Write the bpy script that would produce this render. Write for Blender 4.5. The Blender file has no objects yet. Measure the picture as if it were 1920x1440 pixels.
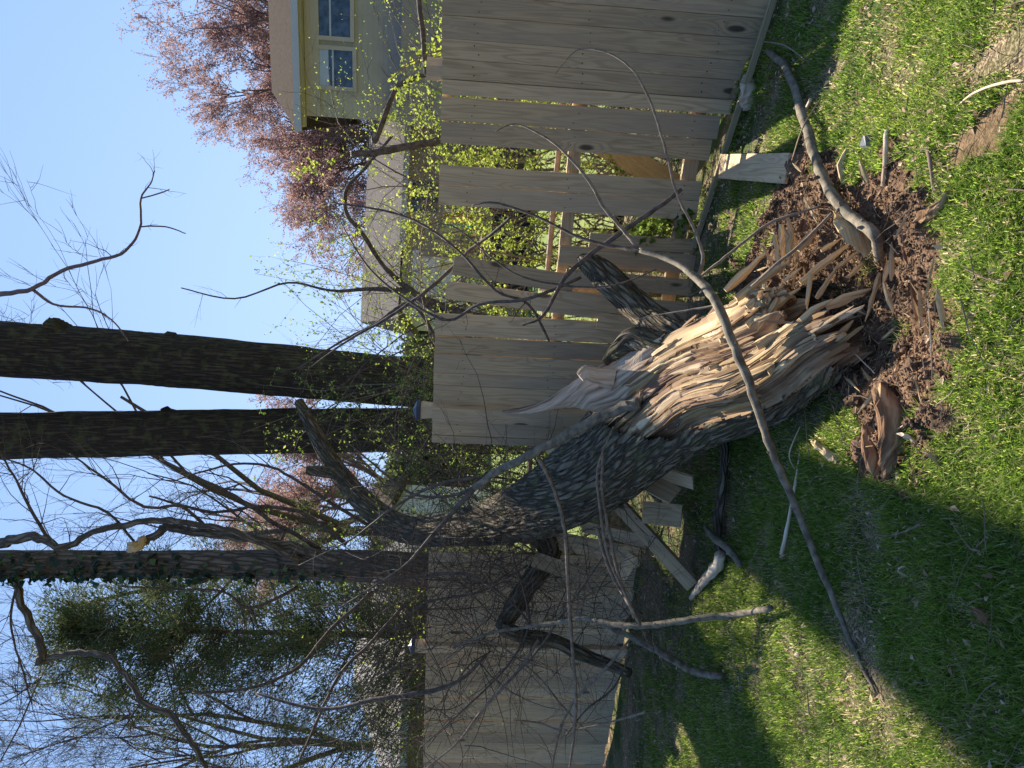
import bpy, math, random
from mathutils import Vector, Matrix, noise as MN
R = math.radians
rng = random.Random(7)
scene = bpy.context.scene
COL = scene.collection
# ------------------------------------------------------------------ camera
F_PX = 1400.0; CAM = Vector((0, 0, 1.62)); PITCH = math.atan(95 / 1400.0); ROLL = math.atan(0.045)
Fw = Vector((0, math.cos(PITCH), -math.sin(PITCH))); Up = Vector((0, math.sin(PITCH), math.cos(PITCH))); Rt = Vector((1, 0, 0))
AX = (-Up) * math.cos(ROLL) + Rt * math.sin(ROLL)       # direction of growing photo x (the photo lies on its side)
AY = (-Up) * math.sin(ROLL) - Rt * math.cos(ROLL)
cam = bpy.data.cameras.new('camera'); camo = bpy.data.objects.new('camera', cam); COL.objects.link(camo)
m = Matrix((AX, -AY, -Fw)).transposed().to_4x4(); m.translation = CAM
camo.matrix_world = m
cam.sensor_width = 36; cam.lens = 36 * F_PX / 1920; cam.clip_start = 0.05; cam.clip_end = 2000
scene.camera = camo
# ------------------------------------------------------------------ light
SUN_EL, SUN_AZ = R(50), R(5.6)                            # azimuth from +Y towards +X
world = bpy.data.worlds.new('World'); scene.world = world; world.use_nodes = True
wn = world.node_tree; wn.nodes.clear()
sky = wn.nodes.new('ShaderNodeTexSky'); sky.sky_type = 'NISHITA'; sky.sun_disc = False
wtc = wn.nodes.new('ShaderNodeTexCoord'); wmp = wn.nodes.new('ShaderNodeMapping'); wmp.inputs['Location'].default_value = (0, 0, 1.2); wmp.inputs['Scale'].default_value = (.6, .6, .5)
wnm = wn.nodes.new('ShaderNodeVectorMath'); wnm.operation = 'NORMALIZE'; wn.links.new(wtc.outputs['Generated'], wmp.inputs[0]); wn.links.new(wmp.outputs[0], wnm.inputs[0]); wn.links.new(wnm.outputs[0], sky.inputs[0])
sky.sun_elevation = SUN_EL; sky.sun_rotation = SUN_AZ; sky.air_density = 1.0; sky.dust_density = 0.3; sky.ozone_density = 1.0
bg = wn.nodes.new('ShaderNodeBackground'); bg.inputs[1].default_value = 0.105
wo = wn.nodes.new('ShaderNodeOutputWorld')
wmx = wn.nodes.new('ShaderNodeMix'); wmx.data_type = 'RGBA'; wmx.blend_type = 'MULTIPLY'; wmx.inputs[0].default_value = 1; wmx.inputs[7].default_value = (.84, .97, 1.03, 1)
wn.links.new(sky.outputs[0], wmx.inputs[6]); wn.links.new(wmx.outputs[2], bg.inputs[0]); wn.links.new(bg.outputs[0], wo.inputs[0])
sun = bpy.data.lights.new('sun', 'SUN'); sun.energy = 5.0; sun.angle = R(0.53); sun.color = (1, 0.91, 0.76)
suno = bpy.data.objects.new('sun', sun); COL.objects.link(suno)
sd = Vector((math.sin(SUN_AZ) * math.cos(SUN_EL), math.cos(SUN_AZ) * math.cos(SUN_EL), math.sin(SUN_EL)))
suno.rotation_euler = sd.to_track_quat('Z', 'Y').to_euler()
scene.view_settings.view_transform = 'Standard'; scene.view_settings.look = 'None'
scene.view_settings.exposure = 1.4; scene.view_settings.gamma = 1.0
# ------------------------------------------------------------------ pixel helpers (photo 1920x1440)
def ray(px, py): return Fw + AX * ((px - 960) / F_PX) + AY * ((py - 720) / F_PX)
def at(px, py, Y):
    d = ray(px, py); return CAM + d * (Y / d.y)
def inpoly(x, y, P):
    c = False; j = len(P) - 1
    for i in range(len(P)):
        if (P[i][1] > y) != (P[j][1] > y) and x < (P[j][0] - P[i][0]) * (y - P[i][1]) / (P[j][1] - P[i][1]) + P[i][0]: c = not c
        j = i
    return c
def g0(px, py):
    d = ray(px, py); return CAM + d * (-CAM.z / d.z)
SOIL = [tuple(g0(*p)[:2]) for p in ((1425,430),(1470,300),(1530,262),(1620,330),(1700,300),(1775,330),(1785,420),(1815,520),(1805,680),(1800,830),(1730,900),(1650,920),(1600,800),(1590,730),(1520,700),(1400,620),(1380,520))]
SOIL2 = [tuple(g0(*p)[:2]) for p in ((1835,225),(1870,190),(1905,210),(1900,270),(1870,330),(1830,345),(1815,300))]
SC = g0(1600, 590)
def soilmask(x, y):
    n = 0.20 * MN.noise((x * 3.5, y * 3.5, 3)) + 0.13 * MN.noise((x * 13, y * 13, 9)); n2 = 0.20 * MN.noise((x * 3.5, y * 3.5, 31)) + .12 * MN.noise((x * 12, y * 12, 19))
    if inpoly(x + n, y + n2, SOIL): return 1.0
    if inpoly(x + n * .5, y + n2 * .5, SOIL2): return 0.75
    return 0.0
def gbase(x, y):
    z = 0.02 * MN.noise((x * 1.1, y * 1.1, 0)) + 0.008 * MN.noise((x * 6, y * 6, 5))
    d = math.hypot(x - SC.x, (y - SC.y) * 0.8)
    z += -0.10 * math.exp(-(d / 0.28) ** 2)
    z += 0.05 * math.exp(-((d - 0.62) / 0.22) ** 2) * (1 if y < 4.2 else 0.3)
    if x > 1.2: z -= 0.09 * min(1, (x - 1.2) / 0.7) * max(0, min(1, (y - 2.6) / 1.2))
    return z
def G(px, py, h=0.0):
    d = ray(px, py); t = (-CAM.z) / d.z
    for _ in range(6):
        p = CAM + d * t; t = (gbase(p.x, p.y) + h - CAM.z) / d.z
    return CAM + d * t
# ------------------------------------------------------------------ mesh builder
def frames(P):
    n = len(P); T = []
    for i in range(n):
        t = (P[min(n - 1, i + 1)] - P[max(0, i - 1)])
        T.append(t.normalized() if t.length > 1e-9 else Vector((0, 0, 1)))
    a = Vector((0, 0, 1)) if abs(T[0].z) < 0.9 else Vector((1, 0, 0))
    N = (a - T[0] * a.dot(T[0])).normalized(); out = []
    for t in T:
        N = (N - t * N.dot(t)); N = N.normalized() if N.length > 1e-6 else t.orthogonal().normalized()
        out.append((t, N, t.cross(N)))
    return out
def spline(C, k=6):
    """Catmull-Rom through tuples (Vector, r)"""
    P = [c[0] for c in C]; Rr = [c[1] for c in C]; out = []
    for i in range(len(P) - 1):
        p0 = P[max(0, i - 1)]; p1 = P[i]; p2 = P[i + 1]; p3 = P[min(len(P) - 1, i + 2)]
        for j in range(k):
            t = j / k; t2 = t * t; t3 = t2 * t
            out.append((0.5 * ((2 * p1) + (p2 - p0) * t + (2 * p0 - 5 * p1 + 4 * p2 - p3) * t2 + (3 * p1 - p0 - 3 * p2 + p3) * t3), Rr[i] * (1 - t) + Rr[i + 1] * t))
    out.append((P[-1], Rr[-1])); return out
class MB:
    def __init__(s): s.v = []; s.f = []; s.uv = []; s.id = []
    def add(s, V, Fc, UV=None, vid=0.0):
        o = len(s.v); s.v += V; s.f += [tuple(i + o for i in f) for f in Fc]
        s.uv += UV if UV else [(0.0, 0.0)] * len(V); s.id += [vid] * len(V)
    def tube(s, C, n=6, vid=None, wob=0.0, cap=True, flat=1.0):
        P = [c[0] for c in C]; fr = frames(P); V = []; UV = []; Fc = []; L = 0
        vid = rng.random() if vid is None else vid
        for i, (p, r) in enumerate(C):
            if i: L += (p - P[i - 1]).length
            t, a, b = fr[i]
            for k in range(n + 1):
                th = 2 * math.pi * (k % n) / n
                rr = r * (1 + (wob * MN.noise(p * (1.2 / max(r, .004) * .25) + a * math.cos(th) * 1.5 + b * math.sin(th) * 1.5) if wob else 0))
                V.append(p + a * (math.cos(th) * rr) + b * (math.sin(th) * rr * flat)); UV.append((k / n * 2 * math.pi * r, L))
        w = n + 1
        for i in range(len(C) - 1):
            for k in range(n):
                Fc.append((i * w + k, i * w + k + 1, (i + 1) * w + k + 1, (i + 1) * w + k))
        if cap:
            Fc.append(tuple(reversed(range(n)))); q = (len(C) - 1) * w; Fc.append(tuple(q + k for k in range(n)))
        s.add(V, Fc, UV, vid)
    def box(s, c, X, Y, Z, vid=None, long=2, taper=None):
        """half-extent vectors X,Y,Z; long = index of the long axis (UV v)"""
        vid = rng.random() if vid is None else vid
        ax = (X, Y, Z); q = [i for i in range(3) if i != long]
        Fs = [((-1,-1,-1),(-1,1,-1),(1,1,-1),(1,-1,-1)),((-1,-1,1),(1,-1,1),(1,1,1),(-1,1,1)),((-1,-1,-1),(1,-1,-1),(1,-1,1),(-1,-1,1)),
              ((1,1,-1),(-1,1,-1),(-1,1,1),(1,1,1)),((-1,1,-1),(-1,-1,-1),(-1,-1,1),(-1,1,1)),((1,-1,-1),(1,1,-1),(1,1,1),(1,-1,1))]
        for Q in Fs:
            V = []; UV = []
            for cc in Q:
                V.append(c + X * cc[0] + Y * cc[1] + Z * cc[2])
                UV.append((cc[q[0]] * ax[q[0]].length + cc[q[1]] * ax[q[1]].length + vid * 3, cc[long] * ax[long].length))
            s.add(V, [(0, 1, 2, 3)], UV, vid)
    def abox(s, x0, x1, y0, y1, z0, z1, vid=None, long=2):
        s.box(Vector(((x0+x1)/2,(y0+y1)/2,(z0+z1)/2)), Vector(((x1-x0)/2,0,0)), Vector((0,(y1-y0)/2,0)), Vector((0,0,(z1-z0)/2)), vid, long)
    def leaf(s, p, d, up, L, W, vid=None, fold=0.3):
        d = d.normalized(); sd_ = d.cross(up); sd_ = sd_.normalized() if sd_.length > 1e-5 else d.orthogonal().normalized(); u = sd_.cross(d)
        V = [p, p + d * L * .45 + sd_ * W * .5 + u * W * fold, p + d * L, p + d * L * .45 - sd_ * W * .5 + u * W * fold]
        s.add(V, [(0, 1, 2), (0, 2, 3)], [(0, 0), (W / 2, L / 2), (0, L), (-W / 2, L / 2)], rng.random() if vid is None else vid)
    def build(s, name, mat, parent=None, smooth=True, origin=None):
        me = bpy.data.meshes.new(name)
        off = Vector((0, 0, 0))
        if parent is not None:
            q = parent
            while q is not None: off = off + q.location; q = q.parent
        elif origin is not None: off = origin
        lo = off if parent is None else Vector((0, 0, 0))
        me.from_pydata([tuple(v - off) for v in s.v], [], s.f)
        if s.f:
            uvl = me.uv_layers.new(name='UVMap'); n = len(me.loops)
            vi = [0] * n; me.loops.foreach_get('vertex_index', vi)
            flat = [0.0] * (2 * n)
            for i, k in enumerate(vi): flat[2 * i], flat[2 * i + 1] = s.uv[k]
            uvl.data.foreach_set('uv', flat)
            at_ = me.attributes.new('vid', 'FLOAT', 'POINT'); at_.data.foreach_set('value', s.id)
            if smooth: me.polygons.foreach_set('use_smooth', [True] * len(me.polygons))
        me.materials.append(mat); me.update()
        o = bpy.data.objects.new(name, me); COL.objects.link(o); o.location = lo
        if parent is not None: o.parent = parent
        return o
def tag(o, label=None, cat=None, group=None, kind=None):
    if label: o['label'] = label
    if cat: o['category'] = cat
    if group: o['group'] = group
    if kind: o['kind'] = kind
    return o
def empty(name, loc, label, cat, group=None):
    o = bpy.data.objects.new(name, None); COL.objects.link(o); o.location = loc; o.empty_display_size = .2
    return tag(o, label, cat, group)
def thing(name, mb, mat, label, cat, group=None, smooth=True):
    return tag(mb.build(name, mat, smooth=smooth, origin=mb.v[0].copy()), label, cat, group)
# ------------------------------------------------------------------ materials
class NT:
    def __init__(s, name, rough=0.85, spec=0.3):
        s.m = bpy.data.materials.new(name); s.m.use_nodes = True; s.t = s.m.node_tree
        s.p = s.t.nodes['Principled BSDF']; s.p.inputs['Roughness'].default_value = rough; s.p.inputs['Specular IOR Level'].default_value = spec
    def n(s, typ, ins=None, **kw):
        nd = s.t.nodes.new(typ)
        for k, v in kw.items(): setattr(nd, k, v)
        for k, v in (ins or {}).items():
            if isinstance(v, bpy.types.NodeSocket): s.t.links.new(v, nd.inputs[k])
            else: nd.inputs[k].default_value = v
        return nd
    def math(s, op, a, b=0.0, c=0.0, clamp=False): return s.n('ShaderNodeMath', {0: a, 1: b, 2: c}, operation=op, use_clamp=clamp).outputs[0]
    def ramp(s, fac, stops, interp='LINEAR'):
        nd = s.n('ShaderNodeValToRGB', {0: fac}); cr = nd.color_ramp; cr.interpolation = interp
        while len(cr.elements) < len(stops): cr.elements.new(0.5)
        for e, (p, c) in zip(cr.elements, stops): e.position = p; e.color = (*c, 1) if len(c) == 3 else c
        return nd.outputs[0]
    def rng_(s, v, a, b, c=0.0, d=1.0, smooth=False):
        return s.n('ShaderNodeMapRange', {0: v, 1: a, 2: b, 3: c, 4: d}, interpolation_type='SMOOTHSTEP' if smooth else 'LINEAR').outputs[0]
    def noise(s, vec, scale=1.0, detail=3.0, rough=.55, dist=0.0): return s.n('ShaderNodeTexNoise', {'Vector': vec, 'Scale': scale, 'Detail': detail, 'Roughness': rough, 'Distortion': dist}).outputs[0]
    def mix(s, f, a, b, mode='MIX'):
        nd = s.n('ShaderNodeMix', None, data_type='RGBA', blend_type=mode)
        for k, v in ((0, f), (6, a), (7, b)):
            if isinstance(v, bpy.types.NodeSocket): s.t.links.new(v, nd.inputs[k])
            else: nd.inputs[k].default_value = v if k == 0 else ((*v, 1) if len(v) == 3 else v)
        return nd.outputs[2]
    def obj(s): return s.n('ShaderNodeTexCoord').outputs['Object']
    def uvs(s, su, sv, sid=11.0):
        x = s.n('ShaderNodeSeparateXYZ', {0: s.n('ShaderNodeUVMap', None, uv_map='UVMap').outputs[0]})
        vid = s.n('ShaderNodeAttribute', None, attribute_name='vid').outputs['Fac']
        return s.n('ShaderNodeCombineXYZ', {0: s.math('MULTIPLY', x.outputs[0], su), 1: s.math('MULTIPLY', x.outputs[1], sv), 2: s.math('MULTIPLY', vid, sid)}).outputs[0], vid
    def out(s, col=None, bump=None, strength=.5, dist=.01):
        if col is not None:
            if isinstance(col, bpy.types.NodeSocket): s.t.links.new(col, s.p.inputs['Base Color'])
            else: s.p.inputs['Base Color'].default_value = (*col, 1)
        if bump is not None:
            b = s.n('ShaderNodeBump', {'Strength': strength, 'Distance': dist, 'Height': bump}); s.t.links.new(b.outputs[0], s.p.inputs['Normal'])
        return s.m
def mat_plain(name, c, rough=.7, var=.15, scale=8, metallic=0, spec=.3):
    a = NT(name, rough, spec); n = a.noise(a.obj(), scale, 4)
    a.p.inputs['Metallic'].default_value = metallic
    return a.out(a.ramp(n, [(.3, tuple(x * (1 - var) for x in c)), (.7, tuple(min(1, x * (1 + var)) for x in c))]), n, .2, .003)
def mat_board(name, light, dark, grey=(.25,.225,.19), ringf=55):
    a = NT(name, .8, .25); v, vid = a.uvs(13, 1.0, 37); field = a.noise(v, 1, 1.5, .5)
    kv, _ = a.uvs(7, 2.6, 91); vo = a.n('ShaderNodeTexVoronoi', {'Vector': kv, 'Scale': 1.0, 'Randomness': 1.0})
    gate = a.rng_(a.n('ShaderNodeSeparateColor', {0: vo.outputs['Color']}).outputs[0], .58, .6)
    kd = a.math('MULTIPLY', a.rng_(vo.outputs['Distance'], 0.0, .55, 1, 0, True), gate)
    field2 = a.math('ADD', field, a.math('MULTIPLY', kd, .35))
    rings = a.math('SINE', a.math('MULTIPLY', field2, ringf)); rg = a.rng_(rings, -.2, 1, 0, 1)
    fv, _ = a.uvs(260, 5, 11); fine = a.noise(fv, 1, 3, .6)
    wv, _ = a.uvs(5, .7, 53); wthr = a.noise(wv, 1, 3)
    base = a.mix(a.rng_(rg, 0, 1, 0, .5), light, dark)
    base = a.mix(a.rng_(wthr, .40, .62, 0, .8), base, grey)
    base = a.mix(a.rng_(fine, .35, .75, 0, .4), base, tuple(x * .55 for x in dark))
    knot = a.math('MULTIPLY', a.rng_(vo.outputs['Distance'], .12, .20, 1, 0, True), gate)
    base = a.mix(a.math('MULTIPLY', knot, .85), base, (.055, .042, .03))
    hs = a.n('ShaderNodeHueSaturation', {'Color': base, 'Value': a.rng_(vid, 0, 1, .72, 1.12)}).outputs[0]
    return a.out(hs, a.math('ADD', a.math('MULTIPLY', rg, -.4), fine), .35, .002)
def mat_bark(name, c1, c2, su=16, sv=3.2, strength=1.0, dist=.02, moss=0):
    a = NT(name, .92, .15); v, vid = a.uvs(su, sv, 19)
    nz = a.n('ShaderNodeTexNoise', {'Vector': v, 'Scale': .8, 'Detail': 3.0}).outputs[1]
    vv = a.n('ShaderNodeVectorMath', {0: v, 1: a.n('ShaderNodeVectorMath', {0: nz, 'Scale': 1.3}, operation='SCALE').outputs[0]}, operation='ADD').outputs[0]
    ed = a.n('ShaderNodeTexVoronoi', {'Vector': vv, 'Scale': 1.0}, feature='DISTANCE_TO_EDGE').outputs['Distance']
    rid = a.rng_(ed, 0, .28, 0, 1, True); fv, _ = a.uvs(su * 5, sv * 7, 7); fine = a.noise(fv, 1, 4, .65)
    col = a.mix(a.rng_(a.math('ADD', a.math('MULTIPLY', rid, .5), a.math('MULTIPLY', fine, .8)), .3, 1.1), c1, c2)
    if moss: col = a.mix(a.rng_(a.noise(a.obj(), 7, 4), .5, .68, 0, moss), col, (.16, .17, .06))
    return a.out(col, a.math('ADD', rid, a.math('MULTIPLY', fine, .35)), strength, dist)
def mat_twig(name, c1, c2, scale=30, bump=.003):
    a = NT(name, .75, .3); n = a.noise(a.obj(), scale, 4, .6); v, vid = a.uvs(4, 22, 3); bands = a.noise(v, 1, 2)
    col = a.mix(a.rng_(n, .35, .65), c1, c2); col = a.mix(a.rng_(bands, .55, .7, 0, .45), col, tuple(x * .6 for x in c1))
    return a.out(col, a.math('ADD', n, bands), .5, bump)
def mat_leafy(name, stops, trans=.35, rough=.6):
    a = NT(name, rough, .25); _, vid = a.uvs(1, 1, 1)
    col = a.ramp(vid, stops); a.out(col)
    if trans:
        tr = a.n('ShaderNodeBsdfTranslucent', {0: col}); mx = a.n('ShaderNodeMixShader', {0: trans, 1: a.p.outputs[0], 2: tr.outputs[0]})
        o = [n for n in a.t.nodes if n.type == 'OUTPUT_MATERIAL'][0]; a.t.links.new(mx.outputs[0], o.inputs[0])
    return a.m
M = {}
M['board'] = mat_board('weathered_pine', (.73,.53,.305), (.38,.255,.14), (.53,.40,.265))
M['strip'] = mat_board('tan_strip', (.50,.40,.23), (.34,.26,.14), (.42,.34,.2))
M['bark'] = mat_bark('furrowed_bark', (.035,.028,.019), (.28,.225,.155), 34, 4.2, 1, .016, moss=.3)
M['bark_dark'] = mat_bark('tall_tree_bark', (.03,.023,.018), (.085,.064,.047), 20, 2.2, 1, .022, moss=.35)
M['bark_ivy'] = mat_bark('grey_bark', (.06,.05,.04), (.26,.215,.17), 26, 4.5, 1, .012)
M['twig'] = mat_twig('grey_brown_twig', (.15,.105,.075), (.29,.22,.16))
M['limb'] = mat_twig('smooth_grey_limb', (.09,.07,.048), (.24,.20,.14), 22, .002)
M['twig_dark'] = mat_twig('dark_twig', (.06,.043,.032), (.15,.108,.08))
M['twig_red'] = mat_twig('red_twig', (.14,.08,.07), (.22,.14,.12))
def split_mat(name='split_wood'):
    a = NT(name, .8, .2); v, vid = a.uvs(34, .7, 13); f1 = a.noise(v, 1, 5, .62, .3)
    v2, _ = a.uvs(95, 1.3, 5); f2 = a.noise(v2, 1, 3, .6); v3, _ = a.uvs(4, 1.1, 3); big = a.noise(v3, 1, 4, .6, .4)
    col = a.ramp(f1, [(.28, (.12,.07,.04)), (.40, (.34,.22,.125)), (.53, (.56,.40,.21)), (.75, (.76,.61,.36))])
    col = a.mix(a.rng_(big, .45, .56, 0, .8), col, (.20, .105, .055))
    ux = a.n('ShaderNodeSeparateXYZ', {0: a.n('ShaderNodeUVMap', None, uv_map='UVMap').outputs[0]})
    wv, _ = a.uvs(3, 2.2, 1); uu = a.math('ADD', ux.outputs[0], a.math('MULTIPLY', a.noise(wv, 1, 2), .16)); band = a.rng_(a.math('ABSOLUTE', a.math('SUBTRACT', uu, .22)), .02, .085, 1, 0, True)
    bn, _ = a.uvs(45, 3.2, 1); col = a.mix(a.math('MULTIPLY', band, a.rng_(a.noise(bn, 1, 5, .6), .38, .55)), col, (.15, .085, .065))
    wb, _ = a.uvs(38, 9, 2); col = a.mix(a.math('MULTIPLY', band, a.rng_(a.noise(wb, 1, 5, .7), .60, .68, 0, .7)), col, (.66, .62, .62))
    col = a.mix(a.rng_(f2, .58, .75, 0, .55), col, (.20, .12, .07))
    col = a.n('ShaderNodeHueSaturation', {'Color': col, 'Value': a.rng_(vid, 0, 1, .6, 1.1), 'Saturation': a.rng_(vid, 0, 1, 1.15, .85)}).outputs[0]
    return a.out(col, a.math('ADD', f1, a.math('MULTIPLY', f2, .5)), .8, .006)
M['split'] = split_mat()
a = NT('splinter_wood', .75, .25); v, vid = a.uvs(60, 3, 17); f = a.noise(v, 1, 4, .6)
M['splinter'] = a.out(a.n('ShaderNodeHueSaturation', {'Color': a.ramp(f, [(.3, (.30,.18,.09)), (.5, (.54,.39,.21)), (.75, (.74,.60,.37))]), 'Value': a.rng_(vid, 0, 1, .8, 1.15)}).outputs[0], f, .7, .005)
a = NT('rotten_wood', .9, .1); v, vid = a.uvs(25, 3, 17); f = a.noise(v, 1, 5, .65)
M['rotten'] = a.out(a.ramp(f, [(.3, (.05,.028,.018)), (.5, (.22,.125,.07)), (.68, (.44,.30,.17)), (.8, (.2,.15,.1))]), f, .9, .012)
a = NT('weathered_shard', .8, .2); v, vid = a.uvs(40, 1.6, 17); f = a.noise(v, 1, 5, .62)
M['shard'] = a.out(a.ramp(f, [(.3, (.12,.075,.06)), (.45, (.38,.27,.18)), (.6, (.58,.45,.32)), (.75, (.30,.24,.27))]), f, .9, .008)
# ground: grass base with soil and litter
a = NT('ground_cover', .95, .1); ob = a.obj(); so = a.n('ShaderNodeAttribute', None, attribute_name='soil').outputs['Fac']
n1 = a.noise(ob, 2.2, 5, .6); n2 = a.noise(ob, 38, 4, .65); n3 = a.noise(ob, 120, 3, .6)
earth = a.ramp(n2, [(.3, (.05,.03,.02)), (.52, (.14,.086,.054)), (.72, (.27,.17,.11))])
litter = a.ramp(n3, [(.3, (.05,.038,.024)), (.5, (.17,.125,.075)), (.62, (.42,.33,.21)), (.75, (.12,.09,.05))])
grass = a.ramp(n3, [(.3, (.02,.035,.01)), (.6, (.07,.10,.03)), (.75, (.16,.14,.07))])
gl = a.mix(a.rng_(n1, .42, .6), grass, litter)
red = a.mix(a.rng_(a.noise(ob, 3.1, 3), .45, .62), earth, a.ramp(n2, [(.3, (.085,.05,.03)), (.7, (.28,.175,.105))]))
M['ground'] = a.out(a.mix(so, gl, red), a.math('ADD', n2, a.math('MULTIPLY', n3, .6)), 1, .012)
a = NT('soil_crumb', .95, .1); ob = a.obj(); n2 = a.noise(ob, 45, 4, .65); _, vid = a.uvs(1, 1, 1)
M['soil'] = a.out(a.mix(vid, a.ramp(n2, [(.3, (.045,.03,.02)), (.7, (.12,.08,.053))]), a.ramp(n2, [(.3, (.085,.05,.03)), (.7, (.22,.14,.092))])), n2, .8, .006)
M['grass'] = mat_leafy('grass_blades', [(0, (.075,.15,.025)), (.40, (.22,.335,.05)), (.68, (.47,.53,.12)), (.70, (.50,.41,.24)), (1, (.62,.54,.34))], .68)
M['litter'] = mat_leafy('dead_leaves', [(0, (.20,.12,.07)), (.5, (.36,.25,.16)), (1, (.50,.38,.27))], .2)
M['leaf_spring'] = mat_leafy('young_leaves', [(0, (.20,.27,.03)), (.5, (.40,.48,.07)), (1, (.58,.62,.15))], .5)
M['leaf_green'] = mat_leafy('green_leaves', [(0, (.07,.12,.02)), (.5, (.17,.25,.045)), (1, (.36,.44,.09))], .45)
M['ivy'] = mat_leafy('ivy_leaves', [(0, (.012,.03,.02)), (.8, (.03,.06,.035)), (1, (.12,.18,.05))], .25, .35)
M['cedar'] = mat_leafy('cedar_sprays', [(0, (.035,.06,.025)), (.6, (.10,.135,.05)), (1, (.20,.21,.09))], .3)
M['bud'] = mat_leafy('red_buds', [(0, (.26,.14,.12)), (.6, (.40,.25,.23)), (1, (.52,.37,.34))], .4)
M['shingle'] = mat_plain('brown_shingle', (.06,.048,.04), 1, .3, 14, 0, .02)
M['shingle_grey'] = mat_plain('grey_shingle', (.12,.11,.105), 1, .25, 14, 0, .02)
M['cream'] = mat_plain('cream_paint', (.50,.42,.31), .6, .05, 3)
M['white'] = mat_plain('white_paint', (.5,.5,.5), .5, .04, 3)
M['gutter'] = mat_plain('white_gutter', (.5,.49,.5), .3, .03, 3)
a = NT('clapboard', .6, .3); x = a.n('ShaderNodeSeparateXYZ', {0: a.obj()}); w = a.math('FRACT', a.math('MULTIPLY', x.outputs[2], 8.5))
M['siding'] = a.out(a.ramp(a.noise(a.obj(), 2, 3), [(.3, (.44,.39,.32)), (.7, (.50,.45,.37))]), w, 1, .04)
a = NT('glass', .08, .8); M['glass'] = a.out(a.ramp(a.noise(a.obj(), 5, 3), [(.35, (.02,.03,.045)), (.7, (.10,.14,.19))]))
M['blind'] = mat_plain('window_blind', (.45,.50,.58), .5, .05, 3)
M['deck'] = mat_plain('yellow_deck_wood', (.52,.40,.20), .7, .15, 6)
M['dark'] = mat_plain('under_deck_shade', (.02,.022,.03), .8, .2, 5)  # near-black colour painted in for the shade below the deck
M['metal'] = mat_plain('galvanised_steel', (.35,.31,.26), .5, .25, 20, .6)
M['rust'] = mat_plain('rusty_pipe', (.33,.24,.18), .7, .3, 15, .2)
M['cap'] = mat_plain('black_post_cap', (.05,.06,.085), .35, .1, 10)
M['stone'] = mat_plain('grey_stone', (.20,.20,.20), .8, .2, 20)
M['peach'] = mat_plain('peach_wall', (.36,.28,.21), .8, .1, 3)
M['roofw'] = mat_plain('pale_roof', (.30,.285,.29), 1, .12, 3, 0, .02)
M['red'] = mat_plain('red_plastic', (.55,.05,.04), .4, .05); M['yellow'] = mat_plain('yellow_plastic', (.75,.5,.05), .4, .05); M['teal'] = mat_plain('teal_plastic', (.05,.32,.30), .4, .05)
a = NT('peeled_wood', .7, .3); v, vid = a.uvs(30, 4, 17); f = a.noise(v, 1, 4, .6)
M['peeled'] = a.out(a.ramp(f, [(.3, (.30,.20,.12)), (.5, (.55,.43,.30)), (.75, (.72,.62,.50))]), f, .5, .004)

# ------------------------------------------------------------------ ground
def ground():
    def axis(lo, hi, st, far, back):
        a = []; x = lo
        while x <= hi + 1e-6: a.append(x); x += st
        s_ = st; x = hi
        while x < far: s_ *= 1.35; x += s_; a.append(x)
        s_ = st; x = lo
        while x > back: s_ *= 1.35; x -= s_; a.insert(0, x)
        return a
    X = axis(-3.6, 3.2, .02, 500, -500); Y = axis(1.5, 7.4, .02, 700, -60)
    V = []; S = []
    for y in Y:
        for x in X:
            near = -4 < x < 4 and 1 < y < 8
            z = gbase(x, y) if near else gbase(max(-4, min(4, x)), max(1, min(8, y))) if abs(x) < 12 and -4 < y < 14 else 0.0
            s_ = 0
            if -1.6 < x < 2.2 and 1.5 < y < 5:
                s_ = soilmask(x, y)
                if s_:
                    c = MN.noise((x * 16, y * 16, 2)); c2 = MN.noise((x * 42, y * 42, 4))
                    c3 = MN.noise((x * 7, y * 7, 6)); z += (0.09 * max(0, c3) + 0.034 * c + 0.007 * c2) * (1 if s_ == 1 else .3)
            V.append((x, y, z)); S.append(s_)
    w = len(X); Fc = [(j * w + i, j * w + i + 1, (j + 1) * w + i + 1, (j + 1) * w + i) for j in range(len(Y) - 1) for i in range(w - 1)]
    me = bpy.data.meshes.new('ground'); me.from_pydata(V, [], Fc); me.attributes.new('soil', 'FLOAT', 'POINT').data.foreach_set('value', S)
    me.polygons.foreach_set('use_smooth', [True] * len(me.polygons)); me.materials.append(M['ground']); me.update()
    o = bpy.data.objects.new('ground', me); COL.objects.link(o); tag(o, 'uneven lawn with torn brown soil around the snapped tree base', kind='structure')
ground()
a = NT('far_lawn', .9, .1); n = a.noise(a.obj(), 6, 5, .6)
mlawn = a.out(a.ramp(n, [(.3, (.06,.10,.025)), (.5, (.13,.18,.05)), (.72, (.24,.26,.11))]), n, .5, .02)
mb = MB(); q = [(-14, 8.2), (14, 8.2), (60, 60), (-60, 60)]
mb.add([Vector((x, y, .012)) for x, y in q], [(0, 1, 2, 3)], [(0, 0)] * 4)
tag(mb.build('lawn', mlawn), 'green lawn of the neighbouring yards beyond the fence', kind='structure')
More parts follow.
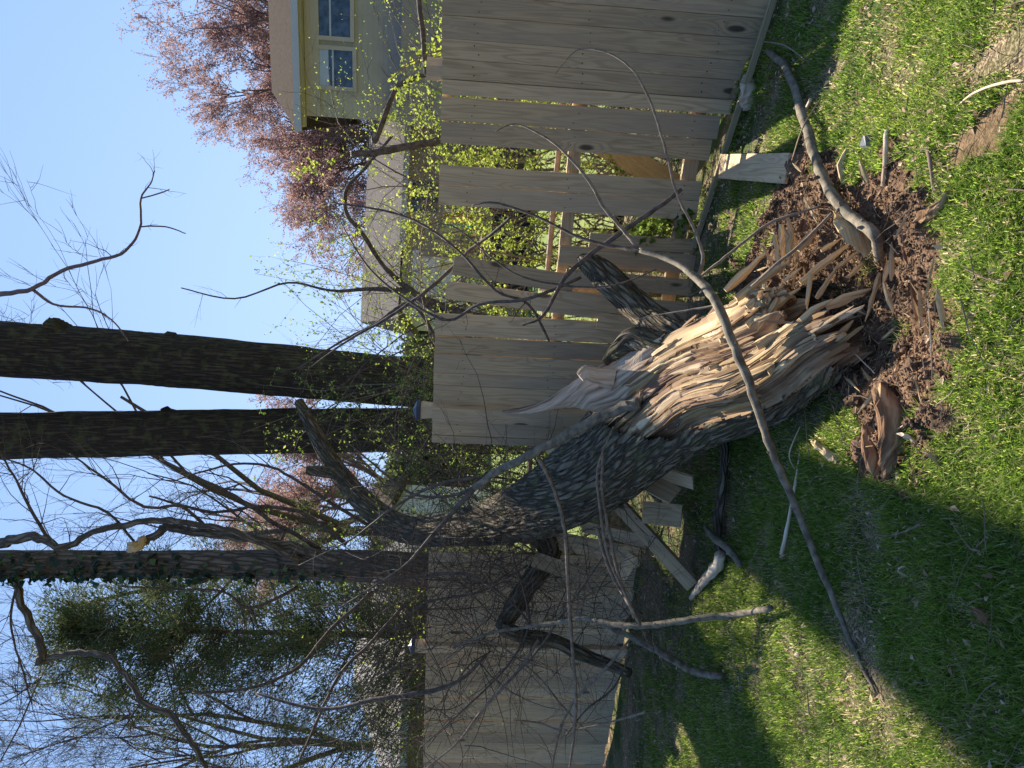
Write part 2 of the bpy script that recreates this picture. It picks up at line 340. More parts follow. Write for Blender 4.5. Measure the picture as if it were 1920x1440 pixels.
# ------------------------------------------------------------------ fence planes
PA = at(1347, 187, 4.79); PB = at(1150, 1367, 7.2)
P1 = Vector((PA.x, PA.y, 0)); P2 = Vector((PB.x, PB.y, 0)); DL = (P2 - P1).normalized()
PR = at(1400, -100, 4.02); P0 = None
def onfence(px, py, off=0.0, seg=None):
    """point of the fence plane (moved off metres away from the camera) seen at this pixel"""
    d = ray(px, py)
    A, D = (P1, DL) if (py > 155 or seg == 'L') else (CORN, DR)
    N = Vector((-D.y, D.x, 0)); N = N if N.y > 0 else -N
    t = (A + N * off - Vector((0, 0, 0)) - CAM).dot(N) / d.dot(N)
    return CAM + d * t
CORN = P1; DR = DL
c_ = onfence(824, 155, 0, 'L'); CORN = Vector((c_.x, c_.y, 0)); DR = (Vector((PR.x, PR.y, 0)) - CORN).normalized()
def fnorm(D):
    N = Vector((-D.y, D.x, 0)).normalized(); return N if N.y > 0 else -N
BT = .017
def board(mb, pa, pb, z0=.03, z1=1.83, off=0.0, lean=0.0, pxr=824, vid=None, depthlean=0.0):
    a = onfence(pxr, pa); b = onfence(pxr, pb); D = DL if (pa + pb) / 2 > 155 else DR; N = fnorm(D)
    mid = (a + b) / 2; mid.z = 0; hw = (Vector((a.x, a.y, 0)) - Vector((b.x, b.y, 0))).length / 2 - .0022
    Z = (Vector((0, 0, 1)) + D * lean + N * depthlean).normalized(); X = (D - Z * D.dot(Z)).normalized(); Yv = Z.cross(X).normalized()
    c = mid + N * off + Vector((0, 0, (z0 + z1) / 2))
    mb.box(c, X * hw, Yv * (BT / 2), Z * ((z1 - z0) / 2), vid)
def boards(parent, edges, name='board_panel', z0=.03, z1=1.83, jitter=.004, mat='board'):
    mb = MB()
    for a_, b_ in zip(edges[:-1], edges[1:]):
        zb = z0(0.5 * (a_ + b_)) if callable(z0) else z0
        board(mb, a_, b_, zb + rng.uniform(-.01, .01), z1 + rng.uniform(-.003, .003), off=rng.uniform(-jitter, jitter), vid=rng.random())
    return mb.build(name, M[mat], parent, smooth=False)
def rail(parent, pa, pb, z, h=.09, off=.045, t=.038, name='rail'):
    segs = [(pa, pb)] if not (pa < 155 < pb) else [(pa, 154.5), (155.5, pb)]
    mb = MB()
    for s0, s1 in segs:
        A_ = onfence(824, s0); B_ = onfence(824, s1); D = DL if (s0 + s1) / 2 > 155 else DR; N = fnorm(D)
        A_.z = B_.z = z; c = (A_ + B_) / 2 + N * off
        mb.box(c, (B_ - A_) / 2, N * (t / 2), Vector((0, 0, h / 2)), long=0)
    return mb.build(name, M['board'], parent, smooth=False)
def post(parent, py, z1=1.95, off=.0, w=.09, cap=True, name='post', label=None, along=None):
    mb = MB(); a_ = onfence(824, py); D = DL if py > 155 else DR; N = fnorm(D); c = Vector((a_.x, a_.y, z1 / 2 - .05)) + N * off
    mb.box(c, D * (w / 2), N * (w / 2), Vector((0, 0, z1 / 2 + .05)))
    o = mb.build(name, M['board'], parent, smooth=False)
    if cap:
        cb = MB(); t = Vector((c.x, c.y, z1 + .0025)); h = w / 2 + .008
        V = [t + D * (sx * h) + N * (sy * h) + Vector((0, 0, zz)) for zz in (0, .03) for sx, sy in ((-1,-1),(1,-1),(1,1),(-1,1))] + [t + Vector((0, 0, .062))]
        cb.add(V, [(3,2,1,0),(0,1,5,4),(1,2,6,5),(2,3,7,6),(3,0,4,7),(4,5,8),(5,6,8),(6,7,8),(7,4,8)])
        cb.build('post_cap', M['cap'], o, smooth=False)
    return o
fr = empty('wooden_fence', CORN, 'weathered board privacy fence with missing and loose boards right of the fallen trunk', 'fence')
lowz = lambda py: .03 if py > 260 else max(-.11, .03 - (260 - py) / 260 * .14)
boards(fr, [-92, -55, -16, 25, 69, 108, 146], z0=lowz)
boards(fr, [147.5, 176.5], z0=-.06, jitter=0)
boards(fr, [179.5, 226, 268], z0=lowz)
boards(fr, [308, 346, 384], z0=.04)
boards(fr, [587, 628]); boards(fr, [629.5, 662, 698, 721, 757])
boards(fr, [784, 815, 829], z0=.03)
post(fr, 140, 1.93, off=.06, w=.10, cap=False); post(fr, 770, 1.92, off=-.0, w=.10)
mb = MB(); board(mb, 757.5, 783, .03, 1.83, off=-.06); mb.build('board', M['board'], fr, smooth=False)
rail(fr, -92, 266, 1.79, .05); rail(fr, -92, 775, .93, .085); rail(fr, -92, 700, .13, .10); rail(fr, 590, 760, 1.6, .085)
def leanboard(parent, p0, p1, w, off=-.02, name='board', label=None, mat='board', doff0=0, doff1=0):
    """board between two pixels on the fence plane"""
    A_ = onfence(*p0, doff0 + off); B_ = onfence(*p1, doff1 + off); N = fnorm(DL); Z = (A_ - B_); L = Z.length; Z.normalize()
    X = Z.cross(N).normalized(); Yv = Z.cross(X)
    mb = MB(); mb.box((A_ + B_) / 2, X * (w / 2), Yv * (BT / 2), Z * (L / 2)); o = mb.build(name, M[mat], parent, smooth=False)
    if label: o['label'] = label
    return o
leanboard(fr, (850, 497), (1075, 533), .135, -.03, label='loose board leaning in the gap of the fence, greyer than the rest')
leanboard(fr, (836, 543), (1170, 588), .13, -.01, label='knotty loose board slanting beside the gap')
leanboard(fr, (1048, 478), (1312, 496), .14, -.02); leanboard(fr, (1105, 450), (1312, 462), .10, -.0)
leanboard(fr, (1040, 560), (1300, 585), .13, -.05); leanboard(fr, (1120, 600), (1300, 628), .13, -.03); leanboard(fr, (1060, 520), (1300, 540), .12, -.07)
# left fence
fl = empty('wooden_fence', onfence(1150, 1210) * 1.0, 'long run of narrow weathered boards behind the tangled branches, left of the fallen trunk', 'fence')
boards(fl, [1035, 1054, 1073, 1098, 1123, 1148, 1170, 1181, 1204])
boards(fl, [1221, 1244, 1264, 1286, 1307, 1328, 1350, 1370, 1390, 1411, 1429, 1449, 1469, 1489, 1509, 1527, 1545, 1562, 1579, 1596, 1612, 1628, 1644, 1660, 1675, 1690, 1705, 1719, 1733])
post(fl, 1212, 1.93, off=-.0, w=.085)
post(fl, 1480, 1.93, off=.1, w=.085, cap=False)
rail(fl, 1110, 1733, 1.80, .06); rail(fl, 1040, 1733, .9, .085); rail(fl, 1040, 1733, .2, .085)
# tan strip on the ground along the fence
A_ = G(1452, -6, .05); B_ = G(1300, 466, .035); mb = MB(); d = (B_ - A_); sidev = Vector((-d.y, d.x, 0)).normalized()
mb.box((A_ + B_) / 2, sidev * .012, Vector((0, 0, .017)), d / 2)
thing('wood_strip', mb, M['strip'], 'long thin tan wood strip lying along the foot of the fence', 'wood strip', smooth=False)
# fallen board poking out from under the strip
A_ = G(1352, 312, .04); B_ = G(1478, 316, .03); mb = MB(); d = (B_ - A_); s_ = Vector((-d.y, d.x, 0)).normalized()
mb.box((A_ + B_) / 2, s_ * .075, Vector((0, 0, .009)), d / 2); thing('fence_board', mb, M['board'], 'short fence board lying flat on the soil below the gap, striped with sunlight', 'board', smooth=False)
# ------------------------------------------------------------------ chain link fence
N = fnorm(DL); cl = empty('chain_link_fence', onfence(1290, 400, .38), 'rusty chain link fence with a round top pipe seen through the gap behind the boards', 'fence')
A_ = onfence(1040, -60, .38, 'L'); B_ = onfence(1040, 980, .38); A_.z = B_.z = 1.0
mb = MB(); mb.tube([(A_, .021), (B_, .021)], 10); mb.build('top_pipe', M['rust'], cl)
mb = MB(); Lf = (B_ - A_).length; cell = .07; H = 1.0; D = (B_ - A_).normalized(); k = int(Lf / cell)
for sgn in (1, -1):
    i = -int(H / cell)
    while i < k + int(H / cell):
        x0 = i * cell; x1 = x0 + sgn * H; lo, hi = 0.0, 1.0
        f = lambda x: max(0, min(Lf, x))
        p = [(x0, 0.0), (x1, H)]
        t0 = (f(x0) - x0) / (x1 - x0); t1 = (f(x1) - x0) / (x1 - x0)
        if t1 > t0 + 1e-3:
            q0 = A_ + D * (x0 + (x1 - x0) * t0); q1 = A_ + D * (x0 + (x1 - x0) * t1); q0.z = t0 * H; q1.z = t1 * H
            mb.tube([(q0, .0019), (q1, .0019)], 3, cap=False)
        i += 1
mb.build('wire_mesh', M['metal'], cl)
for s_ in (.12, .5, .9):
    mb = MB(); p = A_.lerp(B_, s_); mb.tube([(Vector((p.x, p.y, -.05)) + N * .03, .028), (Vector((p.x, p.y, 1.05)) + N * .03, .028)], 10); mb.build('post', M['rust'], cl)
# wood heap behind chain link: slanted plank
mb = MB(); A_ = onfence(1130, 270, .7); B_ = onfence(1260, 345, .8); Z = (A_ - B_) / 2; mb.box((A_ + B_) / 2, Z.normalized().cross(N) * .09, N * .015, Z * 1.5)
thing('plank', mb, M['strip'], 'tan plank leaning behind the wire mesh in the fence gap', 'plank', smooth=False)
# ------------------------------------------------------------------ fallen trunk
def fbm(p, o=4):
    s_ = 0; a_ = 1
    for i in range(o): s_ += a_ * MN.noise(p); p = Vector(p) * 2.1; a_ *= .5
    return s_
AXIS = [(1600,588,2.98,.185),(1520,622,3.15,.245),(1410,690,3.5,.285),(1300,735,3.92,.30),(1205,798,4.38,.295),(1112,885,4.9,.275),(1030,938,5.4,.245),(950,971,5.9,.195),(860,990,6.4,.145),(790,997,6.8,.125),(740,985,7.1,.125),(700,957,7.25,.11),(655,912,7.4,.10),(618,862,7.55,.085),(590,810,7.7,.07),(560,752,7.85,.045)]
C = spline([(at(x, y, Y), r) for x, y, Y, r in AXIS], 24)
ft = empty('fallen_tree', G(1560, 640), 'big fallen tree trunk split open and leaning over the crushed fence', 'fallen tree')
CP = [c[0] for c in C]; FR = []
for i, (p, r) in enumerate(C):
    t = (CP[min(len(C) - 1, i + 1)] - CP[max(0, i - 1)]).normalized()
    n1 = (CAM - p); n1 = (n1 - t * n1.dot(t)).normalized(); n2 = t.cross(n1)
    if n2.dot(AX) > 0: n2 = -n2
    FR.append((t, n1, n2))
LEN = [0]
for i in range(1, len(C)): LEN.append(LEN[-1] + (CP[i] - CP[i - 1]).length)
S_END = 4.35  # control index where the split face ends (near px 1190)
def bound(u):        # lower limit of the split face, angle in degrees, by control index
    if u < 0.9: return -48
    if u < 3: return -48 + (u - .9) * 8
    return -31 + (u - 3) ** 1.6 * 72
NR = 220
def bark_r(i, th, r):
    L = LEN[i]; v1 = MN.noise((th * 7.5, L * 2.1, 1.7)); ridge = abs(MN.noise((th * r * 42 + 1.5 * v1, L * 3.2, 7.1))) ; r2 = abs(MN.noise((th * r * 75, L * 12, 3.3)))
    return r * (1 + .05 * MN.noise((math.cos(th) * 1.3, math.sin(th) * 1.3, L * 1.6))) + min(1, r / .2) * (.020 * min(ridge * 3.6, 1) + .008 * r2 - .012)
V = []; UV = []; Fc = []
for i, (p, r) in enumerate(C):
    t, n1, n2 = FR[i]; u = i / 24
    for k in range(NR + 1):
        th = 2 * math.pi * (k % NR) / NR - math.pi
        q = bark_r(i, th, r); V.append(p + n1 * (math.cos(th) * q) + n2 * (math.sin(th) * q)); UV.append((k / NR * 2 * math.pi * r + 0.0, LEN[i]))
w = NR + 1; e1 = []; i_end = len(C) - 1
for i in range(len(C) - 1):
    u = i / 24
    for k in range(NR):
        deg = (k + .5) / NR * 360 - 180
        jag = 7 * MN.noise((u * 7, 3.3, 0)) + 3 * MN.noise((u * 30, 1.3, 0))
        if u < S_END and bound(u) + jag < deg < 128 + 2 * jag and not (u > 3.7 and deg > 128 - (u - 3.7) * 30): continue
        if u < .5 + .35 * MN.noise((deg * .05, 0, 4)) + .25 * MN.noise((deg * .3, 0, 4)): continue
        Fc.append((i * w + k, i * w + k + 1, (i + 1) * w + k + 1, (i + 1) * w + k))
Fc.append(tuple((len(C) - 1) * w + k for k in range(NR)))
mb = MB(); mb.add(V, Fc, UV, .3); bark_o = mb.build('trunk', M['bark'], ft)
# split face: whole inner column, slightly smaller than the bark and torn flat towards the camera
V = []; UV = []; Fc = []; NS = 360; iend = int(24 * (S_END + .12)); ws = NS + 1
for i in range(0, iend + 1):
    p, r = C[i]; t, n1, n2 = FR[i]; u = i / 24
    for k in range(NS + 1):
        th = 2 * math.pi * (k % NS) / NS - math.pi; deg = math.degrees(th)
        L = LEN[i]
        # steps and grooves along the grain
        grain = 11 * th + .8 * MN.noise((th * 2, L * 1.2, 0))
        step = MN.noise((grain * .55, L * .9, 5)); fine = MN.noise((grain * 2.6, L * 1.6, 9)); ff = MN.noise((grain * 7, L * 5, 2))
        step = MN.noise((th * 3.2, L * .32, 5)); st2 = MN.noise((th * 9, L * .5, 15)); terr = math.floor(step * 5) / 5 * .17 + step * .03 + math.floor(st2 * 3) / 3 * .05; fine = MN.noise((th * 24, L * .7, 9)); ff = MN.noise((th * 70, L * 2.5, 2))
        q = r * (.94 + (terr + .028 * fine + .02 * ff) * (1 if -60 < deg < 150 else .1))
        if -60 < deg < 150:
            g = math.exp(-((deg - 28) / 26) ** 2); q -= r * (.26 * g) * max(0.2, min(1, 1.6 - u * .35)) + r * .42 * math.exp(-((deg - 40) / 15) ** 2) * max(0, min(1, 1.7 - u))   # trough
            g2 = math.exp(-((deg - 92) / 22) ** 2); q += r * .12 * g2 * (1 if u < 3.2 else max(0, 1 - (u - 3.2)))
        # jagged end at the stump
        x = t * 0.0
        if u < 1.3:
            cutl = .45 * max(0, min(1, (deg - 40) / 25)) + (.30 * abs(MN.noise((deg * .035, 1, 7))) + .25 * MN.noise((deg * .16, 5, 7)) + .18 * math.exp(-((deg - 35) / 18) ** 2) * 2)
            x = t * (cutl * (1.3 - u) / 1.3 * (.42 if deg < 40 else .8))
        V.append(p + n1 * (math.cos(th) * q) + n2 * (math.sin(th) * q) + x); UV.append((th * r, L))
for i in range(iend):
    for k in range(NS): Fc.append((i * ws + k, i * ws + k + 1, (i + 1) * ws + k + 1, (i + 1) * ws + k))
# torn end: ragged hollow
c0 = len(V); ctr = C[0][0] + FR[0][0] * .28
for k in range(NS):
    V.append(V[k].lerp(ctr, .45) + FR[0][0] * (.10 + .16 * MN.noise((k * .09, 3, 1)) + .10 * MN.noise((k * .5, 3, 1)))); UV.append((k * .01, -.2))
V.append(ctr); UV.append((0, -.4))
for k in range(NS):
    k2 = (k + 1) % NS; Fc.append((k, c0 + k, c0 + k2, k2)); Fc.append((c0 + k, c0 + NS, c0 + k2))
mb = MB(); mb.add(V, Fc, UV, .6)
def surf(fi, deg):
    i = max(0, min(iend - 1, int(fi))); f = fi - i; k = int((deg + 180) / 360 * NS) % NS; return V[i * ws + k].lerp(V[(i + 1) * ws + k], f)
for _ in range(190):
    dg = rng.uniform(-44, 128); ln = rng.uniform(7, 34); i0 = rng.uniform(-2, iend - 4); i1 = min(iend - .5, i0 + ln); wd = rng.choice([rng.uniform(.002, .009), rng.uniform(.003, .012), rng.uniform(.012, .034)]); lift = rng.uniform(.0, .007); tip = rng.uniform(0, .03) * rng.choice([0, 0, 0, 0, 0, 1]); dr = rng.uniform(-4, 4)
    v0 = rng.random(); SV = []; SU = []; SF = []; nn = max(5, int((i1 - i0) * 1.3)); ext = rng.uniform(0, .10) if i0 < 1 else 0
    for j in range(nn + 1):
        s_ = j / nn; fi = i0 + (i1 - i0) * s_; d_ = dg + dr * s_ + .6 * MN.noise((fi * .15, dg, 1)); ii = max(0, min(iend, int(fi))); t_, a1, a2 = FR[ii]; th_ = math.radians(d_); nrm = a1 * math.cos(th_) + a2 * math.sin(th_); tg = a2 * math.cos(th_) - a1 * math.sin(th_)
        p_ = surf(max(0, fi), d_); p_ = p_ - t_ * (ext * (1 - s_) ** 2)
        e_ = min(1, s_ * 4.0 + .05, (1 - s_) * 3.0 + .02) * (1 + .25 * MN.noise((fi * .3, dg, 9))); lf = lift + tip * max(0, 1 - min(s_, 1 - s_) * 5)
        for q_, l_ in ((-1, -.008), (-.7, lf), (.1, lf * 1.15 + .002), (.8, lf * .8), (1, -.008)): SV.append(p_ + tg * (q_ * wd * e_) + nrm * l_); SU.append((th_ * .3 + q_ * wd + v0, LEN[ii] + ext * 0))
    for j in range(nn):
        for q_ in range(4): SF.append((j * 5 + q_, j * 5 + q_ + 1, (j + 1) * 5 + q_ + 1, (j + 1) * 5 + q_))
    SF.append((0, 1, 2, 3, 4)); SF.append(tuple(nn * 5 + q_ for q_ in (4, 3, 2, 1, 0))); mb.add(SV, SF, SU, v0)
for _ in range(75):
    dg = rng.uniform(-40, 120); i0 = rng.choice([rng.uniform(-1, 8), rng.uniform(0, iend - 10)]); i1 = min(iend - 1, i0 + rng.uniform(8, 26)); dg2 = dg + rng.uniform(-7, 7)
    i_ = int(max(0, i0)); th_ = math.radians(dg); nrm = FR[i_][1] * math.cos(th_) + FR[i_][2] * math.sin(th_); lf = rng.uniform(.004, .02)
    A_ = surf(max(0, i0), dg) + nrm * (lf + rng.uniform(0, .03)); B_ = surf(i1, dg2) + nrm * lf * .4; d_ = (A_ - B_).normalized(); A_ = A_ + d_ * (rng.uniform(.02, .16) if i0 < 3 else 0); w_ = rng.uniform(.004, .016); X_ = d_.cross(nrm).normalized(); v0 = rng.random()
    SV = []; SU = []; SF = []
    for j, (s_, e_) in enumerate(((0, .12), (.25, .7), (.5, 1), (.8, .95), (.93, .6), (1, .08))):
        c_ = B_.lerp(A_, s_); k_ = rng.uniform(-.2, .2) * w_
        for a_, b_ in ((-1, -.4), (-.8, .35), (.7, .45), (1, -.4)): SV.append(c_ + X_ * (a_ * w_ * e_ + k_) + nrm * (b_ * w_ * .8 * e_)); SU.append((v0 * 3 + a_ * w_, s_ * (A_ - B_).length))
    for j in range(5):
        for q_ in range(4): SF.append((j * 4 + q_, j * 4 + (q_ + 1) % 4, (j + 1) * 4 + (q_ + 1) % 4, (j + 1) * 4 + q_))
    SF.append((3, 2, 1, 0)); SF.append((20, 21, 22, 23)); mb.add(SV, SF, SU, v0)
sp = mb.build('split_wood', M['split'], ft, smooth=False); sp['label'] = 'pale torn inner wood of the split trunk with brown streaks'
# shard
def ribbon(C, wid, thick, mb, n=14, grain=1.0):
    """C: list of (pos, halfwidth). a flat thick torn piece, wide across the view"""
    P = [c[0] for c in C]; V = []; UV = []; Fc = []; L = 0
    for i, (p, hw) in enumerate(C):
        if i: L += (p - P[i - 1]).length
        t = (P[min(len(P) - 1, i + 1)] - P[max(0, i - 1)]).normalized(); n1 = (CAM - p); n1 = (n1 - t * n1.dot(t)).normalized(); n2 = t.cross(n1)
        for k in range(n):
            th = 2 * math.pi * k / n; f = 1 + .35 * grain * MN.noise((th * 2.2, L * 3, hw * 0 + 4.2)) + .12 * grain * MN.noise((th * 6, L * 12, 1))
            V.append(p + n2 * (math.cos(th) * hw * f) + n1 * (math.sin(th) * min(hw * .6, thick) * f)); UV.append((th * hw, L))
    for i in range(len(C) - 1):
        for k in range(n): k2 = (k + 1) % n; Fc.append((i * n + k, i * n + k2, (i + 1) * n + k2, (i + 1) * n + k))
    Fc.append(tuple(range(n))); Fc.append(tuple((len(C) - 1) * n + k for k in reversed(range(n))))
    mb.add(V, Fc, UV, rng.random())
def px_r(w, Y): return w * Y / F_PX
mb = MB()
ribbon(spline([(at(x, y, Y), px_r(h, Y)) for x, y, Y, h in ((1265,690,3.95,66),(1215,706,4.05,58),(1160,722,4.2,42),(1110,733,4.3,36),(1075,742,4.35,22),(1035,757,4.4,12),(990,768,4.45,7),(942,771,4.5,2))], 10), 0, .07, mb, 40)
ribbon(spline([(at(x, y, Y), px_r(h, Y)) for x, y, Y, h in ((1150,712,4.15,20),(1120,705,4.15,15),(1100,700,4.15,15),(1088,708,4.15,9))], 6), 0, .04, mb, 20)
o = mb.build('splintered_shard', M['shard'], ft, smooth=False); o['label'] = 'tapering weathered shard of wood standing against the fence boards'
# rotten leaning stem and stub with bark
mb = MB(); C2 = spline([(at(x, y, Y), px_r(h, Y)) for x, y, Y, h in ((1330,650,4.0,40),(1270,632,4.2,34),(1215,592,4.5,27),(1172,552,4.65,26),(1135,517,4.75,27),(1105,495,4.8,19),(1088,484,4.85,8))], 10)
def barky(mb, C, n=44, amp=.22):
    fr_ = frames([c[0] for c in C]); V = []; UV = []; Fc = []; L = 0
    for i, (p, r) in enumerate(C):
        if i: L += (p - C[i - 1][0]).length
        t, a_, b_ = fr_[i]
        for k in range(n + 1):
            th = 2 * math.pi * (k % n) / n
            kf = max(3, r * 26); f = 1 + amp * min(1, 3 * abs(MN.noise((math.cos(th) * kf, math.sin(th) * kf, L * 4)))) - amp * .5 + min(amp, .1) * MN.noise((math.cos(th) * 1.5, math.sin(th) * 1.5, L * 2))
            V.append(p + a_ * (math.cos(th) * r * f) + b_ * (math.sin(th) * r * f)); UV.append((k / n * 6.283 * r, L))
    w = n + 1
    for i in range(len(C) - 1):
        for k in range(n): Fc.append((i * w + k, i * w + k + 1, (i + 1) * w + k + 1, (i + 1) * w + k))
    Fc.append(tuple(reversed(range(n)))); q = (len(C) - 1) * w; Fc.append(tuple(q + k for k in range(n))); mb.add(V, Fc, UV, rng.random())
barky(mb, C2); o = mb.build('broken_stem', M['bark'], ft)
mb = MB(); barky(mb, spline([(at(x, y, Y), px_r(h, Y)) for x, y, Y, h in ((1290,660,3.9,34),(1235,650,4.0,27),(1190,638,4.1,24),(1165,655,4.15,19),(1145,668,4.2,13),(1134,682,4.2,6))], 8)); mb.build('broken_stem', M['bark'], ft)
# stub on the upper limb, left limb over the left fence
mb = MB(); barky(mb, spline([(at(x, y, Y), px_r(h, Y)) for x, y, Y, h in ((640,885,7.45,12),(605,884,7.45,11),(575,881,7.45,8))], 4), 16, .1); mb.build('limb_stub', M['bark'], ft)
def limb(pts, name='limb', mat='bark', n=20, amp=.15, parent=ft, k=6):
    mb = MB(); barky(mb, spline([(at(x, y, Y), px_r(h, Y)) for x, y, Y, h in pts], k), n, amp); return mb.build(name, M[mat], parent)
limb([(1010,1000,5.9,24),(1030,1035,5.9,22),(1008,1072,5.85,20),(980,1112,5.8,19),(955,1155,5.8,17),(938,1180,5.8,11)])
limb([(940,1176,5.75,13),(985,1192,5.75,14),(1040,1203,5.75,13),(1090,1226,5.7,13),(1140,1246,5.65,11),(1180,1262,5.5,9)])
# splinters at the torn base
SPL = [(1464,420,1470,515,6,3.35),(1482,428,1478,500,8,3.3),(1500,530,1600,450,8,3.05),(1495,469,1538,425,10,3.3),(1540,470,1578,447,5,3.1),(1650,512,1622,603,5,2.9),(1669,478,1653,548,5,2.85),
 (1550,575,1634,541,10,2.95),(1520,512,1512,580,6,3.0),(1468,528,1504,500,5,3.15),(1452,440,1463,515,5,3.35),(1560,640,1600,600,9,3.0),(1565,505,1610,470,6,3.05),(1590,520,1632,480,5,3.0),(1430,460,1462,520,3,3.35),
 (1380,560,1480,490,9,3.3),(1400,610,1500,540,10,3.25),(1350,640,1470,590,8,3.4),(1420,650,1520,600,11,3.15),(1440,700,1530,640,9,3.1),(1360,545,1440,470,8,3.5),(1500,600,1560,560,9,2.98),(1400,575,1470,535,7,3.25),(1330,690,1450,650,6,3.45),(1360,720,1440,700,7,3.4),(1475,400,1500,500,4,3.35),(1530,560,1570,500,6,3.0),(1460,560,1420,620,6,3.2),(1390,700,1480,655,5,3.3)]
for x0, y0, x1, y1, h, Y in SPL:
    mb = MB(); A_ = at(x0, y0, Y); B_ = at(x1, y1, Y - .02 + rng.uniform(-.05, .05)); r = px_r(h, Y); P = []
    for j in range(6):
        t = j / 5; P.append((A_.lerp(B_, t) + Vector((rng.uniform(-1, 1), rng.uniform(-1, 1), rng.uniform(-1, 1))) * r * .12, r * (.75, 1.0, .95, .8, .6, .18)[j] * rng.uniform(.8, 1.2)))
    mb.tube(P, 4, wob=.3, flat=.5); mb.build('splinter', M['splinter'], ft, smooth=False)

def nails(parent, pys):
    mb = MB()
    for py in pys:
        for z in (.16, .95, 1.62):
            for s_ in (-.028, .03):
                D = DL if py > 155 else DR; N_ = fnorm(D); a_ = onfence(824, py); c = Vector((a_.x, a_.y, z + rng.uniform(-.02, .02))) + D * (s_ + rng.uniform(-.005, .005)) - N_ * (BT / 2 + .0045)
                V_ = [c + D * (math.cos(q) * .0042) + Vector((0, 0, math.sin(q) * .0042)) for q in [k * math.pi / 3 for k in range(6)]]; W_ = [v + N_ * .004 for v in V_]
                mb.add(V_ + W_, [(0,1,2,3,4,5)] + [(k, (k + 1) % 6, 6 + (k + 1) % 6, 6 + k) for k in range(6)])
    tag(mb.build('nails', M['cap'], parent, smooth=False), kind='stuff')
nails(fr, [-73, -35, 5, 47, 88, 127, 203, 247, 327, 365, 608, 645, 680, 710, 739, 800]); nails(fl, [1063, 1085, 1110, 1135, 1159, 1192, 1232, 1254, 1275, 1296, 1317, 1339, 1360, 1380, 1400, 1420, 1439, 1459])
# ------------------------------------------------------------------ branches
def rv(s=1.0): return Vector((rng.gauss(0, s), rng.gauss(0, s), rng.gauss(0, s)))
def sidetwigs(mb, C, cnt, L, r, lp=None, up=.1, sub=1, seg=4, tmin=.15, thin=3, spread=1.0):
    for _ in range(cnt):
        t = rng.uniform(tmin, 1) * (len(C) - 1); i = min(int(t), len(C) - 2); p = C[i][0].lerp(C[i + 1][0], t - i); d0 = (C[i + 1][0] - C[i][0]).normalized()
        d = (d0 * .7 + rv(.6 * spread)).normalized(); ll = L * rng.uniform(.35, 1.1); rr = min(r, C[i][1] * .8) * rng.uniform(.6, 1); P = [(p, rr)]
        for j in range(seg):
            d = (d + rv(.17) + Vector((0, 0, up * .3))).normalized(); p = p + d * (ll / seg); P.append((p, rr * (1 - .75 * (j + 1) / seg)))
        mb.tube(P, thin, cap=False)
        if lp is not None: lp += [(q[0], d) for q in P[1:]]
        if sub and ll > .12: sidetwigs(mb, P, rng.randint(1, 3), ll * .5, rr * .6, lp, up, sub - 1, max(2, seg - 1), .2, thin, spread)
def leaves(mb, lp, per, L, W, jit=.02):
    for p, d in lp:
        for _ in range(int(per) + (rng.random() < per % 1)):
            mb.leaf(p + rv(jit), (d + rv(.8)), rv(1) + Vector((0, 0, .6)), L * rng.uniform(.5, 1.2), W * rng.uniform(.6, 1.2))
def branch(pts, label, mat='twig', tw=0, tl=.15, tr=.002, name='broken_branch', cat='branch', k=5, wob=.07, lf=0, group=None, parent=None, n=8):
    C = spline([(p if isinstance(p, Vector) else at(p[0], p[1], p[2]), px_r(h * .39, (Yv if Yv else 3))) for (p, h, Yv) in [(((q[0], q[1], q[2])), q[3], q[2]) if not isinstance(q[0], Vector) else (q[0], q[1], q[2]) for q in pts]], k)
    C = [(p + rv(r * .10), r * rng.uniform(.86, .98)) for p, r in C]
    mb = MB(); mb.tube(C, n, wob=wob); lp = []
    if mat == 'limb':
        for _ in range(len(C) // 2):
            i = rng.randrange(1, len(C) - 1); p, r = C[i]; d = (rv(1) + (C[i + 1][0] - p).normalized() * .6).normalized(); mb.tube([(p + d * r * .5, r * .5), (p + d * r * 1.15, r * .36), (p + d * r * rng.uniform(1.3, 2.0), r * .14)], 6)
    if tw: sidetwigs(mb, C, tw, tl, tr, lp)
    if parent: o = mb.build(name, M[mat], parent)
    else: o = thing(name, mb, M[mat], label, cat, group)
    if lf and lp:
        lb = MB(); leaves(lb, rng.sample(lp, min(lf, len(lp))), 2, .022, .012, .004); lb.build('leaf', M['leaf_spring'], o, smooth=False) if False else None
    return o
gp = lambda px, py, h, w: (G(px, py, h), w, (G(px, py, h)).y)
def sub(parent, pts, mat='twig', name='side_branch', tw=0, tl=.12, tr=.0015, n=6):
    """sub branch as a part of a branch"""
    C = spline([(at(q[0], q[1], q[2]), px_r(q[3] * .4, q[2])) for q in pts], 5); C = [(p + rv(r * .15), r) for p, r in C]
    mb = MB(); mb.tube(C, n, wob=.15); lp = []
    if tw: sidetwigs(mb, C, tw, tl, tr, lp)
    return mb.build(name, M[mat], parent)
